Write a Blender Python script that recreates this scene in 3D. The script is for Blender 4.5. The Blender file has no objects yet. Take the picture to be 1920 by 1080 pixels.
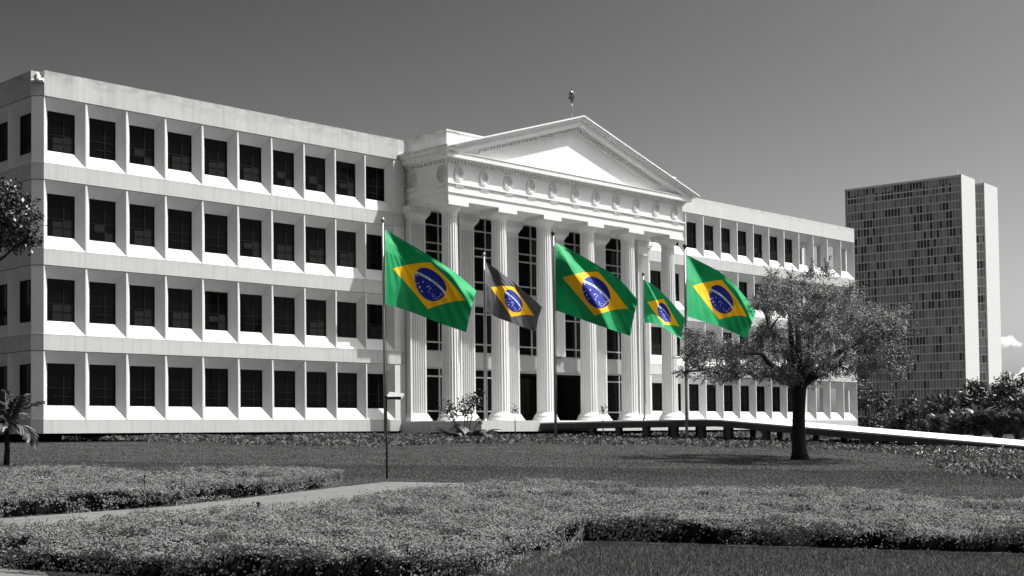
import bpy, math, random
import numpy as np
from mathutils import Vector, Matrix
rnd = random.Random(7); rng = np.random.default_rng(11)
R_ = math.radians
scene = bpy.context.scene
COL = scene.collection
EYE = 1.5                                   # eye height above the lawn at the camera

# ------------------------------------------------------------------ camera
F, CY, PITCH, ROLL = 2544.39, 723.757, R_(2.1350), R_(0.6633)   # photo pixels (1920 x 1080)
cp, sp, cr, sr = math.cos(PITCH), math.sin(PITCH), math.cos(ROLL), math.sin(ROLL)
CAM = np.array([[cr,0,-sr],[0,1,0],[sr,0,cr]]) @ np.array([[1,0,0],[0,cp,sp],[0,-sp,cp]])
cam = bpy.data.objects.new('camera', bpy.data.cameras.new('camera')); COL.objects.link(cam)
cam.data.sensor_width = 36; cam.data.lens = F/1920*36
cam.data.shift_y = (CY-540)/1920
cam.data.clip_end = 20000; cam.data.clip_start = 0.1
r_, f_, u_ = CAM
cam.matrix_world = Matrix(((r_[0],u_[0],-f_[0],0),(r_[1],u_[1],-f_[1],0),(r_[2],u_[2],-f_[2],EYE),(0,0,0,1)))
scene.camera = cam

def ray(x, y): return CAM.T @ np.array([(x-960)/F, 1, (CY-y)/F])
def at(x, y, D):                             # point seen at photo pixel x,y at depth D
    r = ray(x, y); p = r*D/r[1]; p[2] += EYE; return p
P0=np.array([-18.1727,52.6]); TH=R_(44.26771); BP=1.79856
UX=np.array([math.sin(TH),math.cos(TH)]); VX=np.array([-math.cos(TH),math.sin(TH)])
def ground(x, y):                            # lawn falls gently away from the building front
    Y=(np.asarray(x,float)-P0[0])*VX[0]+(np.asarray(y,float)-P0[1])*VX[1]
    t=np.clip(-(Y+2.5),0,50); return EYE-.03-.0325*t*t/(t+1.2)-.0004
def gp(x, y, h=0.0):                         # where the line of sight meets the lawn (plus h)
    r = ray(x, y); lo, hi = 3.0, 75.0
    for _ in range(50):
        m = (lo+hi)/2; q=r*m/r[1]
        if q[2]+EYE-ground(q[0],q[1])-h > 0: lo = m
        else: hi = m
    p = r*lo/r[1]; return np.array([p[0], p[1], float(ground(p[0],p[1]))])

# ------------------------------------------------------------------ helpers
def tag(o, label=None, cat=None, group=None, kind=None):
    if label: o['label'] = label
    if cat: o['category'] = cat
    if group: o['group'] = group
    if kind: o['kind'] = kind
    return o
def thing(name, loc, label, cat, rotz=0, group=None):
    o = bpy.data.objects.new(name, None); COL.objects.link(o)
    o.location = loc; o.rotation_euler = (0,0,rotz); o.empty_display_size = .3
    return tag(o, label, cat, group)
def link(name, me, parent=None):
    o = bpy.data.objects.new(name, me); COL.objects.link(o)
    if parent is not None: o.parent = parent
    return o
class MB:
    def __init__(s): s.v=[]; s.f=[]; s.m=[]; s.sm=[]
    def add(s, vs, fs, mi=0, smooth=False):
        b=len(s.v); s.v+= [tuple(map(float,p)) for p in vs]
        for f in fs: s.f.append(tuple(b+i for i in f)); s.m.append(mi); s.sm.append(smooth)
    def quad(s, a,b,c,d, mi=0): s.add([a,b,c,d],[(0,1,2,3)],mi)
    def box(s, x0,x1,y0,y1,z0,z1, mi=0):
        s.add([(x0,y0,z0),(x1,y0,z0),(x1,y1,z0),(x0,y1,z0),(x0,y0,z1),(x1,y0,z1),(x1,y1,z1),(x0,y1,z1)],
              [(3,2,1,0),(4,5,6,7),(0,1,5,4),(1,2,6,5),(2,3,7,6),(3,0,4,7)],mi)
    def frustum(s, cx,cy,a0,b0,z0,a1,b1,z1, mi=0):
        s.add([(cx-a0,cy-b0,z0),(cx+a0,cy-b0,z0),(cx+a0,cy+b0,z0),(cx-a0,cy+b0,z0),(cx-a1,cy-b1,z1),(cx+a1,cy-b1,z1),(cx+a1,cy+b1,z1),(cx-a1,cy+b1,z1)],
              [(3,2,1,0),(4,5,6,7),(0,1,5,4),(1,2,6,5),(2,3,7,6),(3,0,4,7)],mi)
    def prism_xz(s, poly, y0, y1, mi=0):      # polygon in x,z pushed from y0 (front) to y1
        n=len(poly); vs=[(x,y0,z) for x,z in poly]+[(x,y1,z) for x,z in poly]
        s.add(vs,[tuple(range(n)),tuple(range(2*n-1,n-1,-1))]+[((i+1)%n,i,n+i,n+(i+1)%n) for i in range(n)],mi)
    def lathe(s, cx,cy, prof, seg=32, fn=None, mi=0, smooth=True):
        vs=[]
        for r,z in prof:
            for k in range(seg):
                a=2*math.pi*k/seg; rr=r if fn is None else fn(r,a)
                vs.append((cx+rr*math.cos(a),cy+rr*math.sin(a),z))
        fs=[]
        for i in range(len(prof)-1):
            for k in range(seg):
                k2=(k+1)%seg; fs.append((i*seg+k,i*seg+k2,(i+1)*seg+k2,(i+1)*seg+k))
        s.add(vs,fs,mi,smooth)
        s.add(vs[:seg],[tuple(range(seg-1,-1,-1))],mi); s.add(vs[-seg:],[tuple(range(seg))],mi)
    def tube(s, pts, rad, seg=7, mi=0, caps=True, smooth=True):
        pts=[Vector(p) for p in pts]; n=len(pts)
        if not hasattr(rad,'__len__'): rad=[rad]*n
        vs=[]; prev=None
        for i,p in enumerate(pts):
            d=(pts[min(i+1,n-1)]-pts[max(i-1,0)]).normalized()
            a=Vector((0,0,1)) if abs(d.z)<.9 else Vector((1,0,0))
            x=d.cross(a).normalized() if prev is None else (prev-d*prev.dot(d)).normalized()
            prev=x; y=d.cross(x)
            for k in range(seg):
                t=2*math.pi*k/seg; vs.append(p+(x*math.cos(t)+y*math.sin(t))*rad[i])
        fs=[(i*seg+k,i*seg+(k+1)%seg,(i+1)*seg+(k+1)%seg,(i+1)*seg+k) for i in range(n-1) for k in range(seg)]
        if caps: fs+= [tuple(range(seg-1,-1,-1)), tuple(range((n-1)*seg,n*seg))]
        s.add(vs,fs,mi,smooth)
    def mesh(s, name, mats):
        me=bpy.data.meshes.new(name); me.from_pydata(s.v,[],s.f)
        for m in (mats if isinstance(mats,(list,tuple)) else [mats]): me.materials.append(m)
        me.polygons.foreach_set('material_index',s.m); me.polygons.foreach_set('use_smooth',s.sm)
        me.update(); return me
    def build(s, name, mats, parent=None): return link(name, s.mesh(name,mats), parent)
def quads_mesh(name, V, mats, mi=None):       # V: N x k x 3 array, every face its own k vertices (fast)
    N,k=V.shape[:2]; me=bpy.data.meshes.new(name)
    me.vertices.add(N*k); me.vertices.foreach_set('co',np.ascontiguousarray(V,dtype=np.float32).ravel())
    me.loops.add(N*k); me.loops.foreach_set('vertex_index',np.arange(N*k,dtype=np.int32))
    me.polygons.add(N); me.polygons.foreach_set('loop_start',np.arange(0,N*k,k,dtype=np.int32))
    me.polygons.foreach_set('loop_total',np.full(N,k,dtype=np.int32))
    for m in (mats if isinstance(mats,(list,tuple)) else [mats]): me.materials.append(m)
    if mi is not None: me.polygons.foreach_set('material_index',np.asarray(mi,dtype=np.int32))
    me.update(calc_edges=True); me.validate(); return me
def unit(a): return a/np.maximum(np.linalg.norm(a,axis=-1,keepdims=True),1e-9)
def leaves(c, n, size, aspect=.5, bend=.12):  # diamond leaves at c lying across normal n
    N=len(c); t=unit(np.cross(n,rng.normal(size=(N,3)))); b=np.cross(n,t)
    s=np.asarray(size).reshape(-1,1)*np.ones((N,1)); w=s*aspect
    return np.stack([c-t*s*.5, c+b*w*.5+n*s*bend, c+t*s*.5, c-b*w*.5+n*s*bend],1)

# ------------------------------------------------------------------ materials (a black and white photograph: greys)
def new_mat(name):
    m=bpy.data.materials.new(name); m.use_nodes=True; nt=m.node_tree
    return m, nt, nt.nodes, nt.links, nt.nodes['Principled BSDF']
def noise_mat(name, lo, hi, scale=3.0, rough=.8, detail=6, bump=0.0, bscale=40.0, stretch=(1,1,1), spec=.3, trans=0.0, coord='Object', col=None):
    m,nt,N,L,b=new_mat(name)
    tc=N.new('ShaderNodeTexCoord'); mp=N.new('ShaderNodeMapping'); mp.inputs['Scale'].default_value=stretch
    L.new(tc.outputs[coord],mp.inputs[0])
    nz=N.new('ShaderNodeTexNoise'); nz.inputs['Scale'].default_value=scale; nz.inputs['Detail'].default_value=detail
    L.new(mp.outputs[0],nz.inputs['Vector'])
    rp=N.new('ShaderNodeValToRGB'); e=rp.color_ramp.elements
    c=col or (1,1,1)
    e[0].position=.3; e[1].position=.7
    e[0].color=tuple(lo*k for k in c)+(1,); e[1].color=tuple(hi*k for k in c)+(1,)
    L.new(nz.outputs['Fac'],rp.inputs[0]); L.new(rp.outputs[0],b.inputs['Base Color'])
    b.inputs['Roughness'].default_value=rough; b.inputs['Specular IOR Level'].default_value=spec
    if bump:
        n2=N.new('ShaderNodeTexNoise'); n2.inputs['Scale'].default_value=bscale; n2.inputs['Detail'].default_value=4
        L.new(tc.outputs[coord],n2.inputs['Vector'])
        bp=N.new('ShaderNodeBump'); bp.inputs['Strength'].default_value=bump; bp.inputs['Distance'].default_value=.02
        L.new(n2.outputs['Fac'],bp.inputs['Height']); L.new(bp.outputs[0],b.inputs['Normal'])
    if trans:
        tr=N.new('ShaderNodeBsdfTranslucent'); L.new(rp.outputs[0],tr.inputs[0])
        mx=N.new('ShaderNodeMixShader'); mx.inputs[0].default_value=trans
        L.new(b.outputs[0],mx.inputs[1]); L.new(tr.outputs[0],mx.inputs[2]); L.new(mx.outputs[0],N['Material Output'].inputs[0])
    return m
def paint_mat(name, base, streak, edge_z=None, grime=.5, fine=.04):
    """painted concrete: faint mottling, vertical rain streaks, grime along a top edge at height edge_z (object z)"""
    m,nt,N,L,b=new_mat(name)
    tc=N.new('ShaderNodeTexCoord')
    def nz(scale, stretch, detail=5):
        mp=N.new('ShaderNodeMapping'); mp.inputs['Scale'].default_value=stretch; L.new(tc.outputs['Object'],mp.inputs[0])
        n=N.new('ShaderNodeTexNoise'); n.inputs['Scale'].default_value=scale; n.inputs['Detail'].default_value=detail
        L.new(mp.outputs[0],n.inputs['Vector']); return n.outputs['Fac']
    def math_(op,a,bv):
        n=N.new('ShaderNodeMath'); n.operation=op
        for i,v in enumerate((a,bv)):
            if isinstance(v,(int,float)): n.inputs[i].default_value=v
            else: L.new(v,n.inputs[i])
        return n.outputs[0]
    def rng_(v,a,b_,c,d):
        n=N.new('ShaderNodeMapRange'); L.new(v,n.inputs[0])
        for i,x in enumerate((a,b_,c,d)): n.inputs[i+1].default_value=x
        return n.outputs[0]
    k=rng_(nz(.9,(1,1,1)),.3,.7,1-fine,1+fine)
    st=rng_(nz(2.2,(2.2,2.2,.12),6),.48,.75,0,streak)
    k=math_('MULTIPLY',k,math_('SUBTRACT',1,st))
    sp_=rng_(nz(7,(1,1,1.5),8),.62,.75,0,.06+streak*.3); k=math_('MULTIPLY',k,math_('SUBTRACT',1,sp_))
    if edge_z is not None:
        sx=N.new('ShaderNodeSeparateXYZ'); L.new(tc.outputs['Object'],sx.inputs[0])
        for zz,hh in edge_z:
            up=rng_(sx.outputs['Z'],zz-hh,zz,0,1)
            lowc=rng_(sx.outputs['Z'],zz,zz+.02,1,0)
            g=math_('MULTIPLY',math_('MULTIPLY',up,lowc),rng_(nz(1.6,(1,1,2.5),8),.38,.68,0,grime))
            k=math_('MULTIPLY',k,math_('SUBTRACT',1,g))
    cx=N.new('ShaderNodeCombineColor')
    v=math_('MULTIPLY',k,base)
    for i in range(3): L.new(v,cx.inputs[i])
    L.new(cx.outputs[0],b.inputs['Base Color']); b.inputs['Roughness'].default_value=.75; b.inputs['Specular IOR Level'].default_value=.25
    n2=N.new('ShaderNodeTexNoise'); n2.inputs['Scale'].default_value=14; n2.inputs['Detail'].default_value=5; L.new(tc.outputs['Object'],n2.inputs['Vector'])
    bp=N.new('ShaderNodeBump'); bp.inputs['Strength'].default_value=.12; bp.inputs['Distance'].default_value=.02
    L.new(n2.outputs['Fac'],bp.inputs['Height']); L.new(bp.outputs[0],b.inputs['Normal'])
    return m
def plain(name, g, rough=.5, spec=.4, metal=0):
    m,nt,N,L,b=new_mat(name)
    c=g if isinstance(g,tuple) else (g,g,g)
    tc=N.new('ShaderNodeTexCoord'); nz=N.new('ShaderNodeTexNoise'); nz.inputs['Scale'].default_value=6; nz.inputs['Detail'].default_value=4
    L.new(tc.outputs['Object'],nz.inputs['Vector'])
    rp=N.new('ShaderNodeValToRGB'); e=rp.color_ramp.elements
    e[0].color=tuple(x*.9 for x in c)+(1,); e[1].color=tuple(min(1,x*1.1) for x in c)+(1,)
    L.new(nz.outputs['Fac'],rp.inputs[0]); L.new(rp.outputs[0],b.inputs['Base Color'])
    b.inputs['Roughness'].default_value=rough; b.inputs['Specular IOR Level'].default_value=spec; b.inputs['Metallic'].default_value=metal
    return m
ZL=[0.33,0.861,3.568,4.187,6.903,7.529,10.261,10.907,13.541,14.536]   # storey levels of the wings above the eye
M={}
M['precast']=paint_mat('painted precast concrete',.64,.06)
M['band']=paint_mat('concrete floor band',.50,.16,[(ZL[3],.25),(ZL[5],.25),(ZL[7],.25)],.14)
M['parapet']=paint_mat('weathered parapet concrete',.47,.16,[(ZL[9],.62)],.42,.07)
M['cleanparapet']=paint_mat('parapet concrete',.56,.08,[(ZL[9],.4)],.25,.04)
M['portico']=paint_mat('white portico paint',.73,.05)
M['attic']=paint_mat('stained attic paint',.74,.12,[(14.70,.42),(13.74,.14)],.6)
M['column']=paint_mat('white column paint',.69,.03,None)
M['glass']=plain('dark window glass',.003,.05,.05)
M['frame']=plain('dark window frame',.008,.6,.1)
M['pane_patch']=plain('grey pane patches',.016,.8,.05)  # faint lighter patches on the lower part of some panes
M['muntin']=plain('grey painted muntin',.30,.6)
M['spandrel']=paint_mat('spandrel panel',.33,.1)
M['dark']=plain('dark void',.012,.9,.1)  # near-black tone stands in for shade in gaps and recesses
M['pole']=plain('galvanised pole',.30,.35,.5,.6)
M['darkpole']=plain('black painted post',.02,.5)
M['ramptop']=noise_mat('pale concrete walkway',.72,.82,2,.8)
M['rampside']=noise_mat('shade-toned concrete',.05,.09,3,.9)  # concrete darkened to stand in for shade on the walkway's side
M['lawn']=noise_mat('mown lawn',.036,.064,.7,.95,8,.8,45,spec=.1)
M['blade']=noise_mat('grass blades',.062,.10,.8,.8,4,spec=.2,trans=.25)
M['path']=noise_mat('worn concrete path',.11,.15,2.5,.9,8,.15,30)
M['hedgeleaf']=noise_mat('clipped hedge leaves',.155,.22,1.6,.9,4,spec=.0,trans=.15)
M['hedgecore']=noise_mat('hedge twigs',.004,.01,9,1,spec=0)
M['cover']=noise_mat('ground cover leaves',.05,.115,1.3,.6,5,spec=.35,trans=.2)
M['flower']=plain('white petals',.7,.6)
M['treeleaf']=noise_mat('tree leaves',.13,.29,1.2,.6,4,spec=.2,trans=.08)
M['darkleaf']=noise_mat('dark glossy leaves',.022,.062,1.0,.42,4,spec=.5,trans=.12)
M['shrubleaf']=noise_mat('shrub leaves',.035,.085,.7,.5,4,spec=.4,trans=.15)
M['bigleaf']=noise_mat('broad glossy leaves',.08,.22,.8,.4,4,spec=.5,trans=.15)
M['frond']=noise_mat('palm leaflets',.10,.2,3,.45,3,spec=.5,trans=.2)
M['bark']=noise_mat('dark bark',.012,.03,9,.95,8,.8,30,(1,1,.25))
M['stem']=noise_mat('plant stems',.05,.09,8,.8)
M['towerwhite']=paint_mat('white tower end wall',.60,.03)
M['towerledge']=plain('tower floor ledge',.8,.8)
def cloud_mat():
    m,nt,N,L,b=new_mat('cloud vapour'); N.remove(b)
    pv=N.new('ShaderNodeVolumePrincipled'); pv.inputs['Color'].default_value=(1,1,1,1); pv.inputs['Density'].default_value=.035; pv.inputs['Anisotropy'].default_value=.2
    L.new(pv.outputs[0],N['Material Output'].inputs['Volume']); return m
M['cloud']=cloud_mat()
M['finial']=plain('bronze finial',.12,.4,.4,.4)

# ------------------------------------------------------------------ world and sun
SUN=np.array([.514,.0335,.857]); el=math.asin(SUN[2]/np.linalg.norm(SUN))
w=bpy.data.worlds.new('World'); scene.world=w; w.use_nodes=True
nt=w.node_tree; bg=nt.nodes['Background']
sky=nt.nodes.new('ShaderNodeTexSky'); sky.sky_type='NISHITA'; sky.sun_disc=False
sky.sun_elevation=el; sky.sun_rotation=math.atan2(SUN[0],SUN[1])
sky.air_density=1.0; sky.dust_density=4.0; sky.ozone_density=1.0
sep=nt.nodes.new('ShaderNodeSeparateColor'); cmb=nt.nodes.new('ShaderNodeCombineColor')   # red-filter black and white film
nt.links.new(sky.outputs[0],sep.inputs[0])
def wm(op,a,b):
    n=nt.nodes.new('ShaderNodeMath'); n.operation=op
    for i,v in enumerate((a,b)):
        if isinstance(v,(int,float)): n.inputs[i].default_value=v
        else: nt.links.new(v,n.inputs[i])
    return n.outputs[0]
grey=wm('MAXIMUM',wm('MULTIPLY',wm('SUBTRACT',sep.outputs[0],wm('MULTIPLY',sep.outputs[2],.413)),2.42),.15)
for i in range(3): nt.links.new(grey,cmb.inputs[i])
nt.links.new(cmb.outputs[0],bg.inputs[0]); bg.inputs[1].default_value=.10
sun=bpy.data.objects.new('sun',bpy.data.lights.new('sun','SUN')); COL.objects.link(sun)
sun.data.energy=4.7; sun.data.angle=R_(.5); sun.data.color=(1,.995,.985)
sun.rotation_euler=Vector(SUN).to_track_quat('Z','Y').to_euler()
scene.view_settings.view_transform='Standard'; scene.view_settings.look='None'
scene.view_settings.exposure=.5; scene.view_settings.gamma=1; scene.view_settings.use_curve_mapping=False
scene.cycles.max_bounces=6; scene.cycles.volume_bounces=3; scene.cycles.diffuse_bounces=3

# ------------------------------------------------------------------ ground
def grid_ground():
    ys=list(np.arange(-40,15,5))+list(np.arange(15,60,1.0))+[60,70,85,110,160,260,450,800,1500,3000,6000]
    xs=np.concatenate([[-6000,-2500,-1000,-400,-200,-120],np.arange(-80,81,2),[120,200,400,1000,2500,6000]])
    V=[(x,y,float(ground(x,y))-(0 if y<120 else .002*(y-120))) for y in ys for x in xs]
    n=len(xs); Fc=[(j*n+i,j*n+i+1,(j+1)*n+i+1,(j+1)*n+i) for j in range(len(ys)-1) for i in range(n-1)]
    m=MB(); m.add(V,Fc,0,True); o=m.build('lawn',M['lawn']); tag(o,kind='structure')
grid_ground()
def strip(name, a, b, mat, lift=.012):
    """ribbon between two pixel-measured edges, laid on the lawn"""
    m=MB(); A=[gp(*p) for p in a]; B=[gp(*p) for p in b]; n=len(A); vs=[]
    for p in A+B: vs.append((p[0],p[1],p[2]+lift))
    for p in A+B: vs.append((p[0],p[1],p[2]-.05))
    fs=[(i,i+1,n+i+1,n+i) for i in range(n-1)]+[(i+1,i,2*n+i,2*n+i+1) for i in range(n-1)]+[(n+i,n+i+1,3*n+i+1,3*n+i) for i in range(n-1)]
    m.add(vs,fs); o=m.build(name,mat); tag(o,kind='structure'); return o
strip('path',[(-260,1001),(0,974),(320,951),(640,914),(724,904.5),(790,905.5),(868,907)],
             [(-260,1040),(0,1006),(320,978),(640,944),(746,926),(800,921),(880,914)],M['path'])
strip('path_corner',[(-300,1060),(-60,1066),(60,1073),(88,1076)],[(-300,1100),(-60,1100),(60,1100),(95,1100)],M['path'])

# ------------------------------------------------------------------ the office building
ROTZ=math.atan2(math.cos(TH),math.sin(TH))
def wl(X,Y,Z): p=P0+UX*X+VX*Y; return np.array([p[0],p[1],Z+EYE])   # building frame -> world
B=thing('office_building',(P0[0],P0[1],EYE),'long white four storey office block with recessed square windows and a columned portico','building',ROTZ)
XE=34*BP; X1W=10*BP; XR=21*BP
INS,DEP,TOPD,BOTD=.31,.34,.46,.55
FR=.035
def frame_mesh(w,h):
    m=MB(); t=.05
    m.box(0,t,-.03,0,0,h); m.box(w-t,w,-.03,0,0,h); m.box(t,w-t,-.03,0,h-t,h); m.box(t,w-t,-.03,0,0,t)
    xm=w*.60; m.box(xm-.022,xm+.022,-.025,0,t,h-t)
    for k,(fa,fb) in zip((.22,.42),((0,1),(0,1))): m.box(t if k==.42 else xm*.35,w-t,-.02,0,h*k-.015,h*k+.015)
    return m.mesh('frame',M['frame'])
def pane_patch_mesh(w,h,s):
    r=random.Random(s); m=MB(); xm=w*.60
    for (a,b,c,d) in ((xm*.36,xm-.03,.05,h*.2),(xm*.36,xm-.03,h*.24,h*r.uniform(.36,.41)),(xm+.03,w-.06,.06,h*.2),(xm+.03,w-.06,h*.24,h*.40)):
        if r.random()<.8: m.box(a,b,-.012,-.004,c,d)
    return m
WW=BP-2*INS
wmesh={}
def glass_mesh(w,h):
    m=MB(); m.box(0,w,0,.02,0,h); return m.mesh('window',M['glass'])
def window(x,y,z,w,h,axis='x'):
    key=(round(w,2),round(h,2))
    if key not in wmesh:
        variants=[]
        for s in range(5):
            bm=pane_patch_mesh(w,h,s)
            variants.append(bm.mesh('pane_patch',M['pane_patch']) if bm.f else None)
        wmesh[key]=(glass_mesh(w,h),frame_mesh(w,h),variants)
    g,f,bl=wmesh[key]
    o=link('window',g,B); o.location=(x,y,z); o.rotation_euler=(0,0,0 if axis=='x' else -math.pi/2)
    link('frame',f,o)
    k=rnd.randrange(7)
    if k<5 and z>3 and bl[k] is not None: link('pane_patch',bl[k],o)
    return o
def splay(m, P, x0,x1,z0,z1):
    """one precast bay: flat fin edges and four splayed faces; P maps (s along, d deep, z)"""
    a0,a1=x0+FR,x1-FR; i0,i1=x0+INS,x1-INS; j0,j1=z0+BOTD,z1-TOPD
    m.quad(P(x0,0,z0),P(a0,0,z0),P(a0,0,z1),P(x0,0,z1)); m.quad(P(a1,0,z0),P(x1,0,z0),P(x1,0,z1),P(a1,0,z1))
    m.quad(P(a0,0,z0),P(a1,0,z0),P(i1,DEP,j0),P(i0,DEP,j0))
    m.quad(P(i0,DEP,j1),P(i1,DEP,j1),P(a1,0,z1),P(a0,0,z1))
    m.quad(P(a0,0,z0),P(i0,DEP,j0),P(i0,DEP,j1),P(a0,0,z1))
    m.quad(P(i1,DEP,j0),P(a1,0,z0),P(a1,0,z1),P(i1,DEP,j1))
    e=DEP+.09
    m.quad(P(i0,DEP,j0),P(i1,DEP,j0),P(i1,e,j0),P(i0,e,j0)); m.quad(P(i0,e,j1),P(i1,e,j1),P(i1,DEP,j1),P(i0,DEP,j1))
    m.quad(P(i0,DEP,j0),P(i0,e,j0),P(i0,e,j1),P(i0,DEP,j1)); m.quad(P(i1,e,j0),P(i1,DEP,j0),P(i1,DEP,j1),P(i1,e,j1))
Pf=lambda s,d,z:(s,d,z)
CH=.34; SB=2.0
Ps=lambda s,d,z:(-CH+d,s,z)
floors=[(ZL[1],ZL[2]),(ZL[3],ZL[4]),(ZL[5],ZL[6]),(ZL[7],ZL[8])]
lf=MB(); rf=MB(); sf=MB()
for z0,z1 in floors:
    z0+=.012; z1-=.02
    for i in range(10):
        splay(lf,Pf,i*BP,(i+1)*BP,z0,z1); window(i*BP+INS-.01,DEP+.05,z0+BOTD-.01,WW+.02,z1-z0-TOPD-BOTD+.02)
    for i in range(21,34):
        splay(rf,Pf,i*BP,(i+1)*BP,z0,z1)
        if i<30: window(i*BP+INS-.01,DEP+.05,z0+BOTD-.01,WW+.02,z1-z0-TOPD-BOTD+.02)
    for j in range(4):
        y1=CH+SB*(j+1); y0=CH+SB*j
        splay(sf,Ps,y0,y1,z0,z1)
        w=SB-2*INS; o=window(-CH+DEP+.05,y1-INS+.01,z0+BOTD-.01,w+.02,z1-z0-TOPD-BOTD+.02,'y')
    sf.quad((-CH,CH,z0),(0,0,z0),(0,0,z1),(-CH,CH,z1))
    sf.quad((-CH,CH+8,z0),(-CH,20,z0),(-CH,20,z1),(-CH,CH+8,z1))
o=lf.build('facade_panel',M['precast'],B); o=rf.build('facade_panel',M['precast'],B); sf.build('side_panel',M['precast'],B)
def band_poly(m, poly, z0, z1, off, back=.5, top=True):
    """wall band following a plan polyline, outer face pushed out by off"""
    P=[np.array(p,float) for p in poly]; n=len(P); O=[];I=[]
    for i in range(n):
        d0=unit(P[i]-P[i-1]) if i>0 else None; d1=unit(P[i+1]-P[i]) if i<n-1 else None
        nr=lambda d: np.array([d[1],-d[0]])
        if d0 is None: b=nr(d1)
        elif d1 is None: b=nr(d0)
        else: b=unit(nr(d0)+nr(d1)); b=b/max(.4,b@nr(d0))
        O.append(P[i]+b*off); I.append(P[i]-b*back)
    v=lambda p,z:(p[0],p[1],z)
    for i in range(n-1):
        m.quad(v(O[i],z0),v(O[i+1],z0),v(O[i+1],z1),v(O[i],z1))
        m.quad(v(I[i],z0),v(I[i+1],z0),v(O[i+1],z0),v(O[i],z0))
        m.quad(v(O[i],z1),v(O[i+1],z1),v(I[i+1],z1),v(I[i],z1))
        m.quad(v(I[i+1],z0),v(I[i],z0),v(I[i],z1),v(I[i+1],z1))
    m.quad(v(O[0],z1),v(I[0],z1),v(I[0],z0),v(O[0],z0)); m.quad(v(O[-1],z0),v(I[-1],z0),v(I[-1],z1),v(O[-1],z1))
PL=[(-CH,20),(-CH,CH),(0,0),(18.62,0)]
PR=[(XR-.35,0),(XE,0)]
for pl in (PL,PR):
    for a,b in ((2,3),(4,5),(6,7)):
        m=MB(); band_poly(m,pl,ZL[a],ZL[b],.022); m.build('floor_band',M['band'],B)
    m=MB(); band_poly(m,pl,ZL[0],ZL[1],.022); m.build('plinth',M['band'],B)
m=MB(); band_poly(m,[(-CH,20),(-CH,CH+.0)],ZL[8],ZL[9],.03,.35); band_poly(m,[(.0,0),(18.62,0)],ZL[8],ZL[9],.03,.35)
m.quad((-CH-.02,CH,ZL[8]),(.0,.0,ZL[8]),(.0,.0,ZL[9]-.42),(-CH-.02,CH,ZL[9]-.42))
m.quad((-CH-.02,CH,ZL[9]-.42),(.0,.0,ZL[9]-.42),(.3,.3,ZL[9]-.42),(.0,.6,ZL[9]-.42))
m.build('parapet',M['parapet'],B)
m=MB(); band_poly(m,PR,ZL[8],ZL[9],.03,.35); m.build('parapet',M['cleanparapet'],B)
m=MB(); m.add([(-CH-.1,CH-.12,14.12),(-.10,-.12,14.12),(.05,.03,14.30),(-.2,.28,14.30),(-CH-.1,CH-.12,14.05),(-.10,-.12,14.05),(.05,.03,14.05),(-.2,.28,14.05)],
    [(0,1,2,3),(1,0,4,5),(2,1,5,6),(0,3,7,4)])
m.tube([(-.12,.30,14.45),(-.2,.05,14.28),(-.34,-.10,14.08)],[.07,.09,.06],6); m.build('rain_spout',M['precast'],B)
# plain wall between the left wing and the portico, building core, roofs
m=MB()
m.box(X1W,18.62,0,.4,ZL[1],ZL[2]); 
for a,b in ((3,4),(5,6),(7,8)): m.box(X1W+.001,18.62,0,.4,ZL[a],ZL[b])
m.box(18.62,37.42,.12,.6,4.0,14.4)
m.box(XR-.40,XR,0.001,.5,ZL[1],ZL[8])
m.build('wall',M['precast'],B)
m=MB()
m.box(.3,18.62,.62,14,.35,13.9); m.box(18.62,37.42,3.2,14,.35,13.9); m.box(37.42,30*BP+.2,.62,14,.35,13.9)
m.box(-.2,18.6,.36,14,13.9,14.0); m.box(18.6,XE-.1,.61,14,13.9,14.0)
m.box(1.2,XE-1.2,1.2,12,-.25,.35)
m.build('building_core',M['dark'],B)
# open gallery in the last four bays of the right wing
m=MB(); gx0,gx1=30*BP+.2,XE
for a,b in ((0,1),(2,3),(4,5),(6,7),(8,9)):
    m.box(gx0,gx1-.3,.5,7.0,ZL[a]+.02,ZL[b]-.02)
for z0,z1 in floors:
    for ya in (.5,2.3,4.1,5.9): m.box(gx1-.32,gx1-.02,ya,ya+.55,z0-.02,z1+.02)
    m.box(gx1-.32,gx1-.02,.5,7,z0-.02,z0+.45)
    for xa in (gx0,gx0+1.9,gx0+3.7,gx0+5.5): m.box(xa,xa+.5,6.7,7.0,z0-.02,z1+.02)
m.build('open_gallery',M['precast'],B)

# ------------------------------------------------------------------ portico
YF=-2.95; XL,XRP=18.83,37.12
m=MB()
lv=[(11.28,11.64,0),(11.64,12.05,.05),(12.05,12.13,.11),(12.13,13.04,0),(13.04,13.085,.05),(13.085,13.215,.035),(13.215,13.27,.17)]
for z0,z1,o in lv: m.box(XL-o,XRP+o,YF-o,.115,z0,z1)
m.build('entablature',M['portico'],B)
m=MB(); 
m.box(XL-.38,XRP+.38,YF-.38,.11,13.27,13.50); m.box(XL-.41,XRP+.41,YF-.41,.108,13.50,13.53)
m.add([(XL-.44,YF-.5,13.53),(XL-.44,.1,13.53),(XL-.62,.1,13.77),(XL-.62,YF-.62,13.77),(XL+.2,YF-.5,13.53),(XL+.2,.1,13.53),(XL+.2,.1,13.77),(XL+.2,YF-.62,13.77)],
      [(0,3,2,1),(3,7,6,2),(0,4,7,3),(1,2,6,5)])
m.build('cornice',M['attic'],B)
m=MB(); n=86
for k in range(n):
    x=XL+.02+(XRP-XL-.04)*k/(n-1); m.box(x-.055,x+.055,YF-.16,YF-.03,13.09,13.213)
for k in range(14):
    y=YF+.05+(2.95)*k/13.6; m.box(XL-.16,XL-.03,y-.055,y+.055,13.09,13.213)
m.build('dentils',M['portico'],B)
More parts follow.
